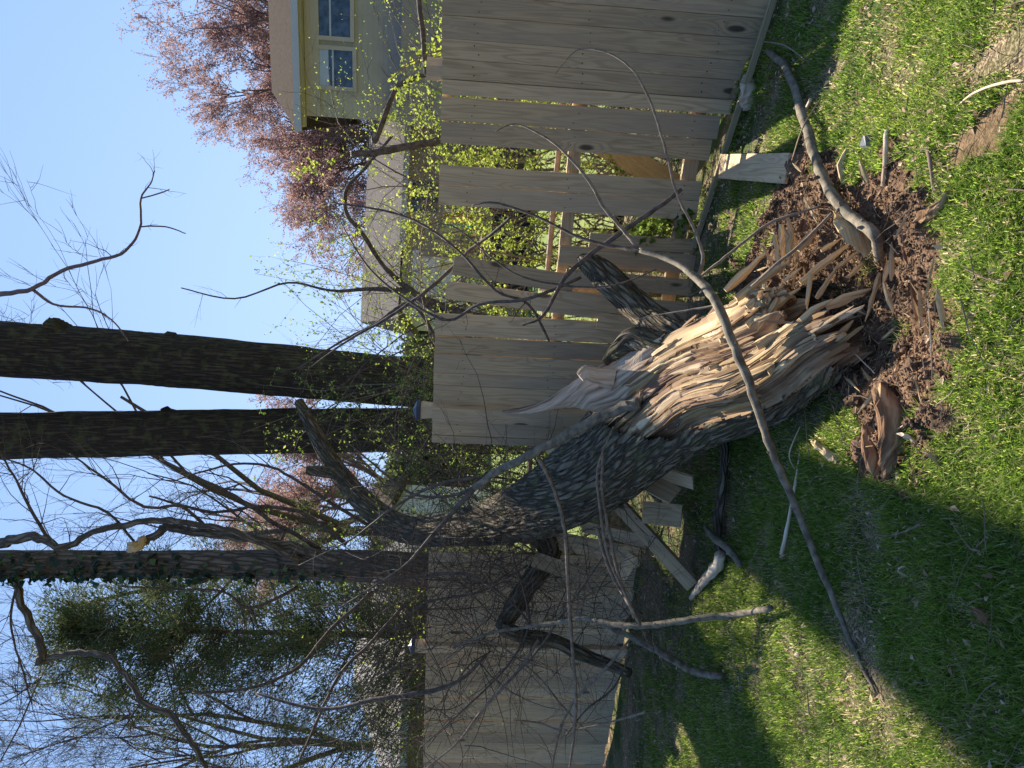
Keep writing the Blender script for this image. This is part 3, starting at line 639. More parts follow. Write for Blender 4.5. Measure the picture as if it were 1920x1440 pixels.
# the long sapling branch that crosses the foreground
lb = branch([gp(1642, 1298, .01, 7), (1600, 1215, 2.86, 13), (1545, 1080, 2.93, 18), (1500, 970, 2.98, 20), (1462, 880, 3.02, 21), (1435, 810, 3.05, 22), (1405, 720, 3.08, 24), (1372, 640, 3.15, 25), (1345, 570, 3.25, 26), (1308, 523, 3.4, 22), (1262, 490, 3.55, 18), (1200, 468, 3.7, 15)], 'long smooth branch crossing the whole foreground over the split trunk down to the grass', 'limb', 14, .1, .0025, n=12)
sub(lb, [(1200, 468, 3.7, 14), (1150, 462, 3.8, 9), (1085, 445, 3.9, 8), (1010, 408, 4.0, 7), (930, 380, 4.1, 6), (885, 385, 4.2, 3)], 'twig_dark', tw=7)
sub(lb, [(1200, 470, 3.7, 11), (1168, 430, 3.8, 9), (1130, 385, 3.85, 9), (1105, 340, 3.9, 8), (1055, 282, 4.0, 6), (1010, 250, 4.05, 5), (965, 232, 4.1, 4), (930, 246, 4.1, 2)], 'twig', tw=8, tl=.1)
sub(lb, [(1308, 523, 3.4, 11), (1318, 480, 3.45, 9), (1300, 425, 3.5, 8), (1268, 360, 3.55, 7), (1245, 270, 3.65, 7), (1215, 180, 3.75, 6), (1180, 125, 3.8, 5), (1130, 95, 3.85, 5), (1080, 95, 3.9, 3), (1040, 140, 3.9, 2)], 'twig', tw=6, tl=.1)
sub(lb, [(1230, 505, 3.6, 4), (1150, 535, 3.7, 4), (1060, 535, 3.8, 5), (960, 510, 3.9, 4), (860, 430, 4.0, 3), (820, 420, 4.0, 2)], 'twig_dark', tw=6, tl=.12)
sub(lb, [(1310, 520, 3.4, 6), (1350, 490, 3.3, 7), (1400, 450, 3.25, 7), (1450, 415, 3.2, 7), (1535, 388, 3.1, 6)], 'twig')
sub(lb, [(1346, 572, 3.25, 7), (1300, 580, 3.35, 5), (1225, 592, 3.5, 3), (1190, 600, 3.55, 2)], 'twig')
branch([(1405, 540, 3.2, 4), (1450, 500, 3.05, 8), (1500, 460, 3.0, 9), (1560, 400, 2.95, 8)], 'thin grey branch lying over the splinters of the torn base', 'twig', 3, .06)
branch([gp(1440, 96, .03, 16), gp(1475, 130, .05, 20), gp(1505, 215, .06, 24), gp(1530, 300, .07, 27), gp(1565, 370, .08, 30), gp(1600, 410, .09, 32), gp(1640, 440, .08, 30), gp(1648, 485, .05, 26)], 'thick smooth branch lying on the grass between the fence strip and the torn base', 'limb', 5, .08, .003, n=14)
branch([(1278, 355, 4.1, 10), (1240, 385, 4.15, 12), (1180, 425, 4.25, 13), (1110, 475, 4.4, 13), (1060, 520, 4.5, 12), (1020, 590, 4.6, 8), (980, 610, 4.65, 5)], 'straight dark branch with a pale snapped end leaning in the fence gap', 'twig_dark', 6, .12)
branch([(1200, 755, 3.95, 30), (1160, 768, 4.05, 29), (1100, 795, 4.15, 27), (1040, 828, 4.25, 25), (980, 860, 4.35, 22), (930, 885, 4.5, 20), (890, 915, 4.6, 19)], 'smooth grey limb resting on the bark above the middle of the fallen trunk', 'limb', 6, .3, .004, n=14)
bz = branch([(890, 915, 4.6, 17), (850, 960, 4.7, 12), (800, 1015, 4.8, 10), (760, 1060, 4.9, 8), (700, 1100, 5.0, 6), (620, 1150, 5.2, 4)], 'dark forked branch end reaching up and left from the grey limb', 'twig_dark', 22, .5, .004)
sub(bz, [(890, 915, 4.6, 9), (840, 930, 4.7, 7), (770, 925, 4.8, 7), (700, 870, 4.9, 5), (640, 820, 5.0, 3)], 'twig_dark', tw=10, tl=.3)
sub(bz, [(920, 895, 4.6, 6), (830, 905, 4.7, 8), (740, 950, 4.8, 6), (660, 1010, 5, 4), (560, 1060, 5.2, 2)], 'twig_dark', tw=10, tl=.35)
br2 = branch([gp(1445, 1140, .08, 17), (1380, 1152, 3.85, 19), (1300, 1160, 4.0, 18), (1220, 1172, 4.2, 17), (1160, 1172, 4.35, 16), (1100, 1160, 4.6, 13), (1040, 1168, 4.8, 11), (970, 1178, 5.0, 9), (910, 1190, 5.1, 7), (850, 1215, 5.3, 5)], 'pale knobbly branch reaching out from the tangle over the sunlit grass at the left', 'limb', 18, .22, .003, n=12)
sub(br2, [(1200, 1172, 4.2, 7), (1170, 1110, 4.2, 7), (1140, 1040, 4.15, 7), (1125, 950, 4.1, 7), (1120, 880, 4.0, 6), (1150, 800, 3.9, 4)], 'twig', tw=8)
branch([gp(1352, 1268, .04, 18), gp(1300, 1258, .10, 20), (1240, 1225, 4.6, 19), (1190, 1198, 4.75, 17), (1130, 1170, 4.9, 14), (1080, 1150, 5.1, 9)], 'mossy grey branch slanting down to the ground left of the pale knobbly branch', 'limb', 12, .3, .003, n=12)
branch([gp(1362, 790, .05, 17), gp(1358, 860, .05, 22), gp(1350, 940, .05, 24), gp(1345, 1000, .05, 26), gp(1352, 1040, .04, 24)], 'dark straight log lying on the shaded ground under the fallen trunk', 'bark', 5, .15, n=14)
branch([gp(1350, 1040, .07, 30), gp(1340, 1065, .06, 30), gp(1318, 1092, .05, 24), gp(1296, 1122, .03, 12)], 'curved peeled piece of wood, pale on top, near the fence wreckage', 'peeled', name='peeled_log', cat='log', n=12)
branch([gp(1322, 988, .10, 12), gp(1340, 1010, .12, 18), gp(1365, 1030, .08, 20), gp(1390, 1062, .04, 14)], 'short grey forked stick lying across the end of the dark log', 'limb', 2, .06, n=12)
branch([gp(1500, 850, .02, 5), gp(1492, 900, .03, 8), gp(1482, 960, .03, 10), gp(1466, 1040, .03, 13)], 'pale peeled stick lying on the grass behind the long foreground branch', 'peeled', name='peeled_stick', cat='stick')
branch([gp(1920, 150, .03, 8), gp(1870, 157, .04, 8), gp(1820, 178, .03, 6), gp(1778, 215, .01, 3)], 'thin pale curved stick on the grass at the right edge', 'peeled', 0, name='stick', cat='stick')
branch([gp(1662, 245, .02, 13), gp(1660, 290, .03, 14), gp(1656, 348, .02, 10)], 'straight splintered grey stick standing out of the soil beyond the thick branch', 'peeled', name='stick', cat='stick')
branch([gp(1738, 275, .02, 11), gp(1745, 310, .03, 11), gp(1752, 370, .01, 6)], 'short brown crooked stick on the sunlit soil', 'twig', name='stick', cat='stick')
branch([gp(1430, 78, .06, 4), gp(1470, 85, .06, 5), gp(1510, 112, .02, 3)], 'small twig poking over the tan strip at the fence foot', 'twig', 3, .06, name='twig', cat='twig')
branch([gp(1520, 185, .05, 10), gp(1505, 222, .04, 9)], 'broken stub of wood in the shade beside the thick branch', 'peeled', name='stick', cat='stick')
branch([gp(1538, 186, .05, 3), gp(1505, 240, .14, 4), gp(1485, 300, .05, 3)], 'thin arched twig over the thick smooth branch', 'twig', name='twig', cat='twig')
# sticks with bark pieces, stump fragments
def chunk(C, mat, label, name='wood_chunk', cat='wood chunk', flat=.5, n=9):
    mb = MB(); mb.tube(spline(C, 4), n, wob=.7, flat=flat); return thing(name, mb, M[mat], label, cat, smooth=False)
def gc(px, py, h, w): p = G(px, py, h); return (p, px_r(w / 2, p.y))
chunk([gc(1402, 140, .03, 14), gc(1406, 165, .04, 34), gc(1402, 190, .03, 30), gc(1398, 206, .02, 14)], 'peeled', 'rough pale chunk of rotten wood against the tan strip')
chunk([gc(1655, 715, .03, 30), gc(1662, 770, .06, 46), gc(1666, 830, .05, 44), gc(1664, 880, .04, 26), gc(1662, 900, .02, 8)], 'rotten', 'large orange brown slab of rotten root wood at the left side of the soil', n=16)
chunk([gc(1625, 800, .03, 20), gc(1632, 850, .05, 34), gc(1645, 890, .02, 18)], 'rotten', 'dark reddish piece of rotten bark beside the orange slab', flat=.35)
chunk([gc(1680, 812, .03, 8), gc(1700, 818, .04, 15), gc(1722, 833, .02, 8)], 'peeled', 'short tan splinter of wood at the corner of the orange slab')
chunk([gc(1528, 828, .03, 16), gc(1548, 848, .04, 24), gc(1572, 866, .02, 16)], 'splinter', 'pale cream wood chunk alone on the sunny grass')
chunk([gc(1575, 395, .05, 30), gc(1600, 430, .10, 50), gc(1632, 470, .05, 40)], 'splinter', 'flat orange tan slab of wood under the end of the thick branch', flat=.3, n=12)
chunk([gc(1790, 352, .02, 6), gc(1760, 385, .04, 22), (G(1735, 405, .04), .03), gc(1712, 428, .02, 5)], 'rotten', 'frayed orange brown fibre bundle lying on the soil at the right', flat=.4, n=12)
chunk([gc(1590, 280, .02, 10), gc(1576, 310, .04, 16), gc(1584, 345, .02, 10)], 'splinter', 'angular yellow wood piece next to the thick branch')
chunk([gc(1735, 845, .02, 14), gc(1750, 852, .03, 30), gc(1768, 872, .01, 16)], 'litter', 'curled brown dead leaf standing on the grass below the soil', 'dead_leaf', 'leaf', flat=.12)
chunk([gc(1836, 1142, .02, 26), gc(1848, 1158, .03, 34), gc(1860, 1172, .02, 14)], 'rotten', 'rounded dark brown bark flake in the shaded grass', 'bark_flake', 'bark', flat=.25)
chunk([gc(1700, 1060, .01, 6), gc(1685, 1070, .03, 10), gc(1705, 1084, .01, 7)], 'peeled', 'short two toned broken stick in the shaded lawn', 'stick', 'stick')
mb = MB(); p = G(1628, 265, .025)
V = [p + Vector((a_ * .03, b_ * .022, c_ * .03)) for a_, b_, c_ in ((-1,-.6,-1),(1,-1,-1),(1.2,1,-1),(-1,1,-1),(-.7,-.5,.5),(.5,-.7,.8),(.8,.7,.5),(-.5,.8,.9))]
mb.add(V, [(3,2,1,0),(4,5,6,7),(0,1,5,4),(1,2,6,5),(2,3,7,6),(3,0,4,7)]); thing('stone', mb, M['stone'], 'small angular grey stone on the grass right of the soil', 'stone', smooth=False)
# ------------------------------------------------------------------ fence wreckage
def wreck(p0, p1, w, label, thick=.035, mat='board', name='fence_board', roll=0):
    A_, B_ = p0, p1; Z = B_ - A_; t = Z.normalized(); n1 = (CAM - A_); n1 = (n1 - t * n1.dot(t)).normalized(); n2 = t.cross(n1)
    n1, n2 = n1 * math.cos(roll) + n2 * math.sin(roll), n2 * math.cos(roll) - n1 * math.sin(roll)
    mb = MB(); mb.box((A_ + B_) / 2, n2 * (w / 2), n1 * (thick / 2), Z / 2); thing(name, mb, M[mat], label, 'board', smooth=False)
wreck(at(1160, 945, 5.1), G(1300, 1098, .03), .10, 'broken fence rail leaning from under the fallen trunk to the ground', .04, roll=.5)
wreck(at(1205, 960, 5.0), G(1278, 968, .12), .15, 'snapped board standing upright in the wreckage below the trunk', .018)
wreck(at(1180, 885, 5.0), at(1265, 930, 4.7), .13, 'dark snapped board half hidden under the fallen trunk', .018, roll=-.4)
wreck(at(1030, 1010, 5.9), at(1200, 1045, 5.5), .14, 'brown board pushed down beneath the fallen trunk beside the left fence', .018, roll=.3)
wreck(at(1000, 1048, 5.8), at(1180, 1110, 5.6), .12, 'slanting board knocked across the end of the left fence', .018)
wreck(at(1090, 985, 5.6), at(1210, 1015, 5.3), .12, 'reddish board wedged under the bend of the fallen trunk', .018, roll=.8)
wreck(at(1190, 1040, 5.3), at(1155, 1095, 5.4), .09, 'short rail end sticking out of the wreckage at the left fence', .04)
wreck(at(1000, 800, 6.2), at(1080, 880, 5.7), .14, 'broken board wedged behind the trunk at the end of the right fence', .018)
wreck(at(1215, 880, 4.9), G(1300, 905, .1), .12, 'dark board fragment lying under the trunk in deep shade', .018, roll=.9)
# ------------------------------------------------------------------ thin crossing branches at the left
THIN = [
 [(940,1290,5.0,4),(1000,1230,4.9,6),(1060,1145,4.8,7),(1120,1060,4.7,6),(1150,1010,4.6,3)],
 [(1120,990,4.6,9),(1140,1060,4.6,9),(1165,1110,4.6,8),(1200,1165,4.3,6)],
 [(1010,860,4.3,12),(1040,920,4.4,11),(1060,1000,4.5,11),(1065,1090,4.6,10),(1072,1200,4.7,9),(1080,1330,4.8,8),(1068,1438,4.9,6)],
 [(1130,850,4.0,6),(1130,930,4.1,9),(1145,1010,4.2,9),(1160,1080,4.3,8),(1190,1160,4.3,7)],
 [(960,1040,5.2,5),(985,1120,5.2,6),(990,1180,5.2,7),(950,1250,5.2,6),(870,1330,5.3,5),(790,1400,5.4,3)],
 [(1180,1200,4.8,6),(1130,1260,4.9,9),(1080,1310,5.0,8),(1050,1370,5.0,7),(1035,1440,5.0,6)],
 [(910,1230,5.3,7),(870,1270,5.3,10),(830,1290,5.4,12),(780,1300,5.5,14),(700,1312,5.7,12),(600,1330,6.0,9),(480,1300,6.3,5)],
 [(1010,1200,5.2,9),(970,1260,5.2,9),(905,1330,5.3,8),(860,1390,5.4,6),(800,1440,5.5,4)],
 [(700,1090,5.6,8),(790,1080,5.5,9),(880,1078,5.4,10),(960,1130,5.3,6),(1000,1180,5.3,4)],
 [(1180,1230,5.0,4),(1150,1290,5.0,6),(1100,1330,5.0,5),(1060,1380,5.1,4)],
 [(960,1350,5.3,3),(1010,1355,5.3,5),(1060,1370,5.2,5),(1140,1355,5.0,5),(1210,1335,4.6,7)],
 [(830,1240,5.4,3),(910,1200,5.4,5),(1000,1260,5.3,5),(1060,1330,5.3,5),(1120,1390,5.3,3)],
 [(740,1180,5.6,7),(800,1130,5.6,7),(900,1110,5.5,6),(990,1060,5.5,5)],
]
LB = ['thin pale twig crossing the dark limb over the left fence','bent branch arching over the wreckage boards','long thin dark branch hanging straight across the left fence to its far end','thin branch curving across the bark of the trunk toward the knobbly branch','zigzag dark branch in front of the left fence post','slender branch drooping low over the lower left fence','heavier dark branch rising above the top of the left fence into the cedar','long thin branch slanting over the middle of the left fence','pale bare branch in front of the ivy covered trunk','short forked twig spray low on the left fence','thin branch with a bud tip touching the foot of the left fence','wiry twig criss crossing the weathered boards','wiry branch at the top corner of the left fence']
for P, l in zip(THIN, LB): branch(P, l, rng.choice(['twig', 'twig_dark', 'twig_dark']), 15, .28, .0028, n=6)
mb = MB()
for _ in range(330):
    px, py = rng.uniform(700, 1270), rng.gauss(1120, 110); Y = rng.uniform(4.9, 6.0) if px < 1150 else rng.uniform(4.2, 5.3); Y = min(Y, 5.75 + (py - 1050) * .001)
    p = at(px, py, Y)
    if p.z < .05: p.z = .05
    d = rv(1).normalized(); rr_ = rng.uniform(.0014, .003); P = [(p, rr_)]
    for j in range(7): d = (d + rv(.2)).normalized(); p = p + d * rng.uniform(.06, .13); p.z = max(p.z, .03); P.append((p, rr_ * (1 - j * .11)))
    mb.tube(P, 4, cap=False); sidetwigs(mb, P, 4, .22, .0018, None)
o = mb.build('twigs', M['twig_dark'], ft)
mb = MB()
for _ in range(430):
    px, py = rng.choice([(rng.uniform(560, 1010), rng.gauss(985, 90)), (rng.uniform(640, 930), rng.uniform(1080, 1430)), (rng.gauss(950, 90), rng.gauss(1090, 80))]); Y = rng.uniform(5.6, 7.3)
    if px > 800 and Y > 6.2 + max(0, py - 1050) * .0018: Y = 5.9
    p = at(px, py, Y); d = rv(1).normalized(); rr_ = rng.uniform(.0016, .0045); P = [(p, rr_)]
    for j in range(8): d = (d + rv(.18)).normalized(); p = p + d * rng.uniform(.07, .16); P.append((p, rr_ * (1 - j * .1)))
    mb.tube(P, 4, cap=False); sidetwigs(mb, P, 4, .3, .002, None)
mb.build('crown_twigs', M['twig_dark'], ft)
# ------------------------------------------------------------------ tall trees behind the fence
def tall(axis, label, mat, amp, topz, name='tall_tree', nr=90):
    P = [at(x, y, Y) for x, y, Y, w in axis]; b = P[0].copy(); d = (P[0] - P[1]).normalized(); b = P[0] + d * ((P[0].z + .1) / max(.2, -d.z)) if P[0].z > 0 else P[0]
    C = [(b, px_r(axis[0][3] / 2, axis[0][2]) * 1.15)] + [(p, px_r(a_[3] / 2, a_[2])) for p, a_ in zip(P, axis)]
    d = (P[-1] - P[-2]).normalized(); k = (topz - P[-1].z) / d.z
    C += [(P[-1] + d * k * .5, C[-1][1] * .93), (P[-1] + d * k, C[-1][1] * .8)]
    t = empty(name, Vector((b.x, b.y, 0)), label, 'tree'); S = spline(C, 14); mb = MB(); barky(mb, S, nr, amp); mb.build('trunk', M[mat], t); return t, C
t1, C1 = tall([(830,722,12,100),(740,714,12,92),(560,698,12,94),(300,674,12,97),(0,654,12,99)], 'thickest tall dark trunk standing behind the fence, right one of the close pair', 'bark_dark', .035, 17)
t2, C2_ = tall([(830,806,12,84),(740,806,12,82),(560,808,12,82),(300,812,12,83),(0,817,12,83)], 'tall dark straight trunk left of the thickest one', 'bark_dark', .035, 17)
t3, C3 = tall([(900,1072,7.6,66),(800,1070,7.6,62),(640,1060,7.6,58),(300,1058,7.6,48),(150,1058,7.6,49),(0,1058,7.6,50)], 'grey trunk with ivy leaves climbing it behind the left fence', 'bark_ivy', .04, 11)
def burl(parent, px, py, Y, r, s, nm='burl'):
    mb = MB(); c = at(px, py, Y); barky(mb, spline([(c - AX * s, r * .35), (c - AX * s * .3, r), (c + AX * s * .4, r * .9), (c + AX * s * 1.3, r * .3)], 5), 24, .15); mb.build(nm, M['bark_dark'], parent)
burl(t1, 105, 622, 11.95, .22, .22); burl(t1, 320, 640, 11.95, .16, .16)
mb = MB(); barky(mb, spline([(at(335, 785, 12), .14), (at(315, 775, 12), .10), (at(308, 764, 12), .06)], 4), 16, .1); mb.build('branch_stub', M['bark_dark'], t2)
def treelimb(parent, pts, mat='twig_dark', tw=10, tl=.8, tr=.012, name='limb', sub_=2, n=8):
    C = spline([(at(x, y, Y), px_r(w / 2, Y)) for x, y, Y, w in pts], 5); C = [(p + rv(r * .2), r * .88) for p, r in C]; mb = MB(); mb.tube(C, n, wob=.1)
    if tw: sidetwigs(mb, C, tw, tl, tr, None, .1, sub_, 5)
    return mb.build(name, M[mat], parent)
treelimb(t1, [(-160,640,11,22),(-60,560,10.5,14),(-5,552,10,11),(62,542,9.8,9),(115,508,9.7,8),(180,490,9.6,7),(235,470,9.5,6),(262,430,9.4,5),(264,372,9.3,4),(282,345,9.3,3),(290,320,9.3,2)], 'twig_red', 9, .5, .007, sub_=1)
treelimb(t1, [(62,542,9.8,6),(100,570,9.8,5),(175,580,9.7,4),(215,605,9.7,3),(240,640,9.6,3)], 'twig_red', 5, .3, .005, sub_=1)
treelimb(t1, [(264,372,9.3,3),(300,362,9.3,3),(318,355,9.3,2)], 'twig_red', 0)
treelimb(t1, [(262,425,9.4,3),(310,425,9.3,3),(348,438,9.3,2)], 'twig_red', 0)
treelimb(t3, [(15,1075,7.6,16),(30,1095,7.5,15),(55,1165,7.4,15),(80,1215,7.3,16),(76,1242,7.3,17),(100,1232,7.3,13),(150,1223,7.2,11),(200,1232,7.1,12),(235,1265,7.1,11),(275,1322,7.0,12),(320,1338,7.0,12),(360,1395,6.9,11),(390,1445,6.9,10),(430,1500,6.9,8)], 'bark_ivy', 16, .5, .006, n=12, sub_=1)
treelimb(t3, [(640,1060,7.5,26),(560,1030,7.5,20),(480,1010,7.4,19),(400,1000,7.4,18),(320,990,7.4,17),(290,1005,7.4,16),(255,1022,7.4,13)], 'bark_ivy', 8, .5, .006, n=12)
treelimb(t3, [(560,1050,7.4,14),(450,1000,7.3,13),(380,985,7.3,12),(300,975,7.3,13),(230,985,7.3,13),(170,1000,7.3,12),(120,1025,7.3,14),(60,1005,7.4,18),(0,1020,7.5,22)], 'bark_ivy', 14, .7, .007, n=12)
for pts in ([(600,1030,7.6,10),(520,985,7.6,9),(440,930,7.6,8),(380,900,7.6,6),(300,860,7.7,4)], [(650,1020,7.6,10),(560,960,7.6,8),(480,950,7.6,7),(400,960,7.6,6),(280,930,7.7,4)], [(720,1000,7.6,9),(600,930,7.6,8),(520,880,7.7,6),(440,870,7.7,5),(330,900,7.7,3)],
            [(400,1000,7.4,7),(340,950,7.3,7),(270,950,7.3,6),(200,900,7.3,5),(130,850,7.3,3)], [(255,1020,7.4,6),(200,960,7.3,6),(120,930,7.3,5),(60,880,7.4,4),(10,860,7.4,3)], [(90,1010,7.4,8),(60,960,7.4,7),(30,900,7.5,5),(0,850,7.5,4)], [(560,1100,7.6,8),(470,1140,7.4,7),(420,1110,7.4,5),(330,1105,7.4,4),(230,1100,7.4,3)],
            [(700,1110,7.3,9),(620,1180,7.2,8),(560,1250,7.1,7),(470,1290,7.0,6),(360,1300,7.0,5)], [(760,1130,7.2,8),(700,1200,7.1,7),(640,1260,7.1,7),(600,1340,7.0,6),(560,1430,7.0,5)], [(30,1100,7.5,6),(20,1170,7.4,5),(40,1250,7.3,4),(60,1320,7.3,3)]):
    treelimb(t3, pts, 'twig_dark', 15, .75, .0065, n=6, sub_=2)
# ivy on the third trunk
ib = MB()
for _ in range(520):
    u = rng.random() ** 1.5; px = u * 420 - 30 if rng.random() < .75 else rng.uniform(380, 760); dens = 1
    py = rng.choice([rng.gauss(1075, 12), rng.gauss(1084, 5), rng.uniform(1040, 1085)]) if px < 330 else rng.gauss(1080, 9)
    p = at(px, py, 7.6 - rng.uniform(.05, .22)); s_ = rng.uniform(.05, .085); ib.leaf(p, rv(1) + Vector((.2, -.3, -.6)), Vector((0, -1, .3)) + rv(.4), s_, s_ * .95, fold=.15)
ib.build('ivy', M['ivy'], t3, smooth=False)
ib = MB()
treelimb(t3, [(270,1010,7.35,16),(252,1025,7.3,24),(240,1030,7.3,10)], 'splinter', 0, name='snapped_end')
# ------------------------------------------------------------------ crowns
MINR = .003
def grow(mb, p, d, L, r, depth, lp, up=.15, spread=.55, kids=(3, 5), seg=5, shrink=.62):
    P = [(p, r)]
    for j in range(seg):
        d = (d + rv(.10) + Vector((0, 0, up * .25))).normalized(); p = p + d * (L / seg); P.append((p, r * (1 - .6 * (j + 1) / seg)))
    mb.tube(P, 6 if r > .02 else (4 if r > .008 else 3), cap=False)
    if depth == 0:
        lp += [(q[0], d) for q in P[1:]]; return
    for _ in range(rng.randint(*kids)):
        t = rng.uniform(.25, 1) * seg; i = min(int(t), seg - 1); q = P[i][0].lerp(P[i + 1][0], t - i)
        grow(mb, q, (d + rv(spread)).normalized(), L * shrink * rng.uniform(.7, 1.2), max(MINR, P[i][1] * .62), depth - 1, lp, up, spread, kids, seg, shrink)
def bushtree(name, base, H, r, label, cat, depth=4, mats=('twig_dark', 'bud'), leaf=(2, .05, .03, .05), stems=4, tilt=.35, up=.2, spread=.5, kids=(3, 5), trunkh=.25, lname='crown', shrink=.62):
    t = empty(name, base, label, cat); mb = MB(); lp = []
    if trunkh > 0:
        top = base + Vector((0, 0, H * trunkh)); mb.tube([(base, r * 1.2), (base.lerp(top, .5) + rv(r * .3), r), (top, r * .9)], 8)
    else: top = base
    for _ in range(stems):
        d = (Vector((rng.gauss(0, tilt), rng.gauss(0, tilt), 1))).normalized()
        grow(mb, top + (rv(.12) * (1 if trunkh == 0 else 0)), d, H * (1 - trunkh) * .48, r * .6, depth, lp, up, spread, kids, 5, shrink)
    mb.build('trunk' if trunkh > 0 else 'stems', M[mats[0]], t)
    if mats[1]:
        lb = MB(); leaves(lb, lp, leaf[0], leaf[1], leaf[2], leaf[3]); lb.build(lname, M[mats[1]], t, smooth=False)
    return t
base = lambda px, py, Y: Vector((at(px, py, Y).x, Y, 0))
MINR = .006
# red budding maples behind the houses
bushtree('maple_tree', base(800, 80, 30), 16.0, .28, 'red budding tree rising behind the brown roof at the right', 'tree', 5, ('twig_red', 'bud'), (1.7, .11, .06, .06), 6, .5, .12, .5, (3, 5))
bushtree('maple_tree', base(800, 250, 31), 13.0, .22, 'red budding tree left of the brown roofed house', 'tree', 5, ('twig_red', 'bud'), (1.7, .11, .06, .06), 5, .5, .12, .5, (3, 5))
bushtree('maple_tree', base(800, 400, 33), 10.5, .2, 'low reddish tree over the grey roof', 'tree', 4, ('twig_red', 'bud'), (1.7, .11, .06, .06), 5, .5, .12, .5, (4, 5))
bushtree('maple_tree', base(800, 940, 32), 13.5, .24, 'pinkish budding tree between the dark trunk and the ivy trunk', 'tree', 5, ('twig_red', 'bud'), (1.7, .11, .06, .06), 5, .4, .12, .5, (3, 5))
MINR = .004
# bare trees at the far left
bushtree('bare_tree', base(800, 1400, 17), 15, .11, 'bare tree with fine branches at the far left against the sky', 'tree', 5, ('twig_dark', None), None, 4, .3, .12, .5, (4, 5))
bushtree('bare_tree', base(800, 1720, 13), 11, .05, 'bare tree leaning into the frame at the left edge', 'tree', 5, ('twig_dark', None), None, 5, .5, .12, .5, (4, 5))
bushtree('bare_tree', base(800, 1000, 16), 15, .12, 'slender bare tree behind the ivy trunk', 'tree', 5, ('twig_dark', None), None, 4, .3, .12, .5, (2, 4))
# cedar
def cedar():
    Y = 14; b = base(800, 1195, Y); t = empty('cedar_tree', b, 'olive green cedar with a straight thin trunk and feathery crown behind the left fence', 'tree'); H = 8.6
    mb = MB(); mb.tube([(b, .08), (b + Vector((.03, 0, H * .5)), .055), (b + Vector((0, 0, H)), .015)], 8); lp = []; lb = MB()
    for i in range(330):
        h = .14 + .84 * rng.random() ** 1.25; z = H * h; side = rng.uniform(-math.pi, math.pi); L = (2.9 * (1 - h) ** .65 + .35) * rng.uniform(.6, 1.15)
        if math.cos(side) < 0: L *= 1.25
        d = Vector((math.cos(side), math.sin(side), rng.uniform(.15, .6))).normalized(); p = b + Vector((0, 0, z)); P = [(p, .010)]
        for j in range(6): d = (d + rv(.1) + Vector((0, 0, .06))).normalized(); p = p + d * L / 6; P.append((p, .010 * (1 - .14 * j)))
        mb.tube(P, 4, cap=False)
        for j in range(1, 7):
            if rng.random() < .25: continue
            for _ in range(rng.randint(1, 4)):
                c = P[j][0] + rv(.12); cv = rng.random(); dd = (d + rv(.5) + Vector((0, 0, .3))).normalized()
                for _ in range(34):
                    lb.leaf(c + rv(.08), dd + rv(.5), rv(1), rng.uniform(.05, .11), .018, vid=min(1, max(0, cv + rng.gauss(0, .12))))
    mb.build('trunk', M['twig_red'], t); lb.build('crown', M['cedar'], t, smooth=False)
cedar()
# shrubs with young leaves
def shrub(px, py, Y, H, n, label, lm='leaf_spring', per=2.0, L=.032, W=.018, tilt=.35, droop=.25, seg=9, tw=7, tl=.5, w=.5, sm='twig', r0=.012, tm=.3):
    b = base(px, py, Y); t = empty('shrub', b, label, 'shrub'); mb = MB(); lp = []; per *= 1.15
    for _ in range(n):
        p = b + Vector((rng.gauss(0, w), rng.gauss(0, w * .4), 0)); hh = H * rng.uniform(.6, 1.1); d = Vector((rng.gauss(0, tilt), rng.gauss(0, tilt * .5), 1)).normalized(); r = r0 * rng.uniform(.5, 1.2); P = [(p, r)]
        sgn = 1 if d.x > 0 else -1
        for j in range(seg): d = (d + rv(.09) + Vector((sgn * droop * .35 * j / seg, 0, -droop * j / seg * .8))).normalized(); p = p + d * hh / seg; P.append((p, r * (1 - .8 * (j + 1) / seg)))
        mb.tube(P, 5, cap=False); sidetwigs(mb, P, tw, tl, r * .35, lp, .1, 1, 5, tm)
    mb.build('stems', M[sm], t); lb = MB(); leaves(lb, lp, per, L, W, .008); lb.build('leaves', M[lm], t, smooth=False)
    return t
shrub(800, 725, 9.5, 4.1, 22, 'airy yellow green shrub growing in front of the thick trunk behind the fence', 'leaf_green', 1.1, .045, .026, .22, .22, w=.55, tw=9, tl=.7)
shrub(800, 640, 9.0, 4.0, 10, 'tall airy yellow green shrub right of the thick trunk', 'leaf_spring', 1.0, .04, .024, .2, .2, w=.4, tl=.6)
shrub(800, 790, 8.8, 2.6, 12, 'low green shrub behind the capped fence post', 'leaf_green', 1.3, .045, .028, .3, .3, w=.5, tw=9)
shrub(800, 870, 8.2, 2.9, 12, 'green leafy shrub under the rising limb of the fallen tree', 'leaf_green', 1.1, .042, .026, .3, .3, w=.5, tw=9)
shrub(800, 120, 6.6, 2.9, 26, 'yellow green leafy shrub in front of the house window', 'leaf_spring', 1.7, .036, .026, .4, .3, w=.8, tw=9)
shrub(800, 20, 6.2, 2.4, 14, 'bright leafy shrub at the right edge over the fence', 'leaf_spring', 1.8, .036, .026, .4, .3, w=.4, tw=9)
shrub(800, 235, 7.4, 3.2, 24, 'twiggy shrub with small leaves between the two houses', 'leaf_spring', 1.2, .032, .022, .4, .35, w=.6, tw=10)
shrub(800, 330, 8.6, 3.6, 22, 'grey brown twig thicket with scattered buds behind the fence gap', 'leaf_spring', .4, .028, .018, .4, .3, w=.45, sm='twig', tw=14, tl=.6, tm=.72)
shrub(800, 430, 8.0, 3.8, 20, 'arching bare stemmed shrub with tiny leaves before the grey roof', 'leaf_spring', .35, .025, .018, .35, .4, w=.8, sm='twig', tw=13, tl=.6, r0=.014, tm=.75)
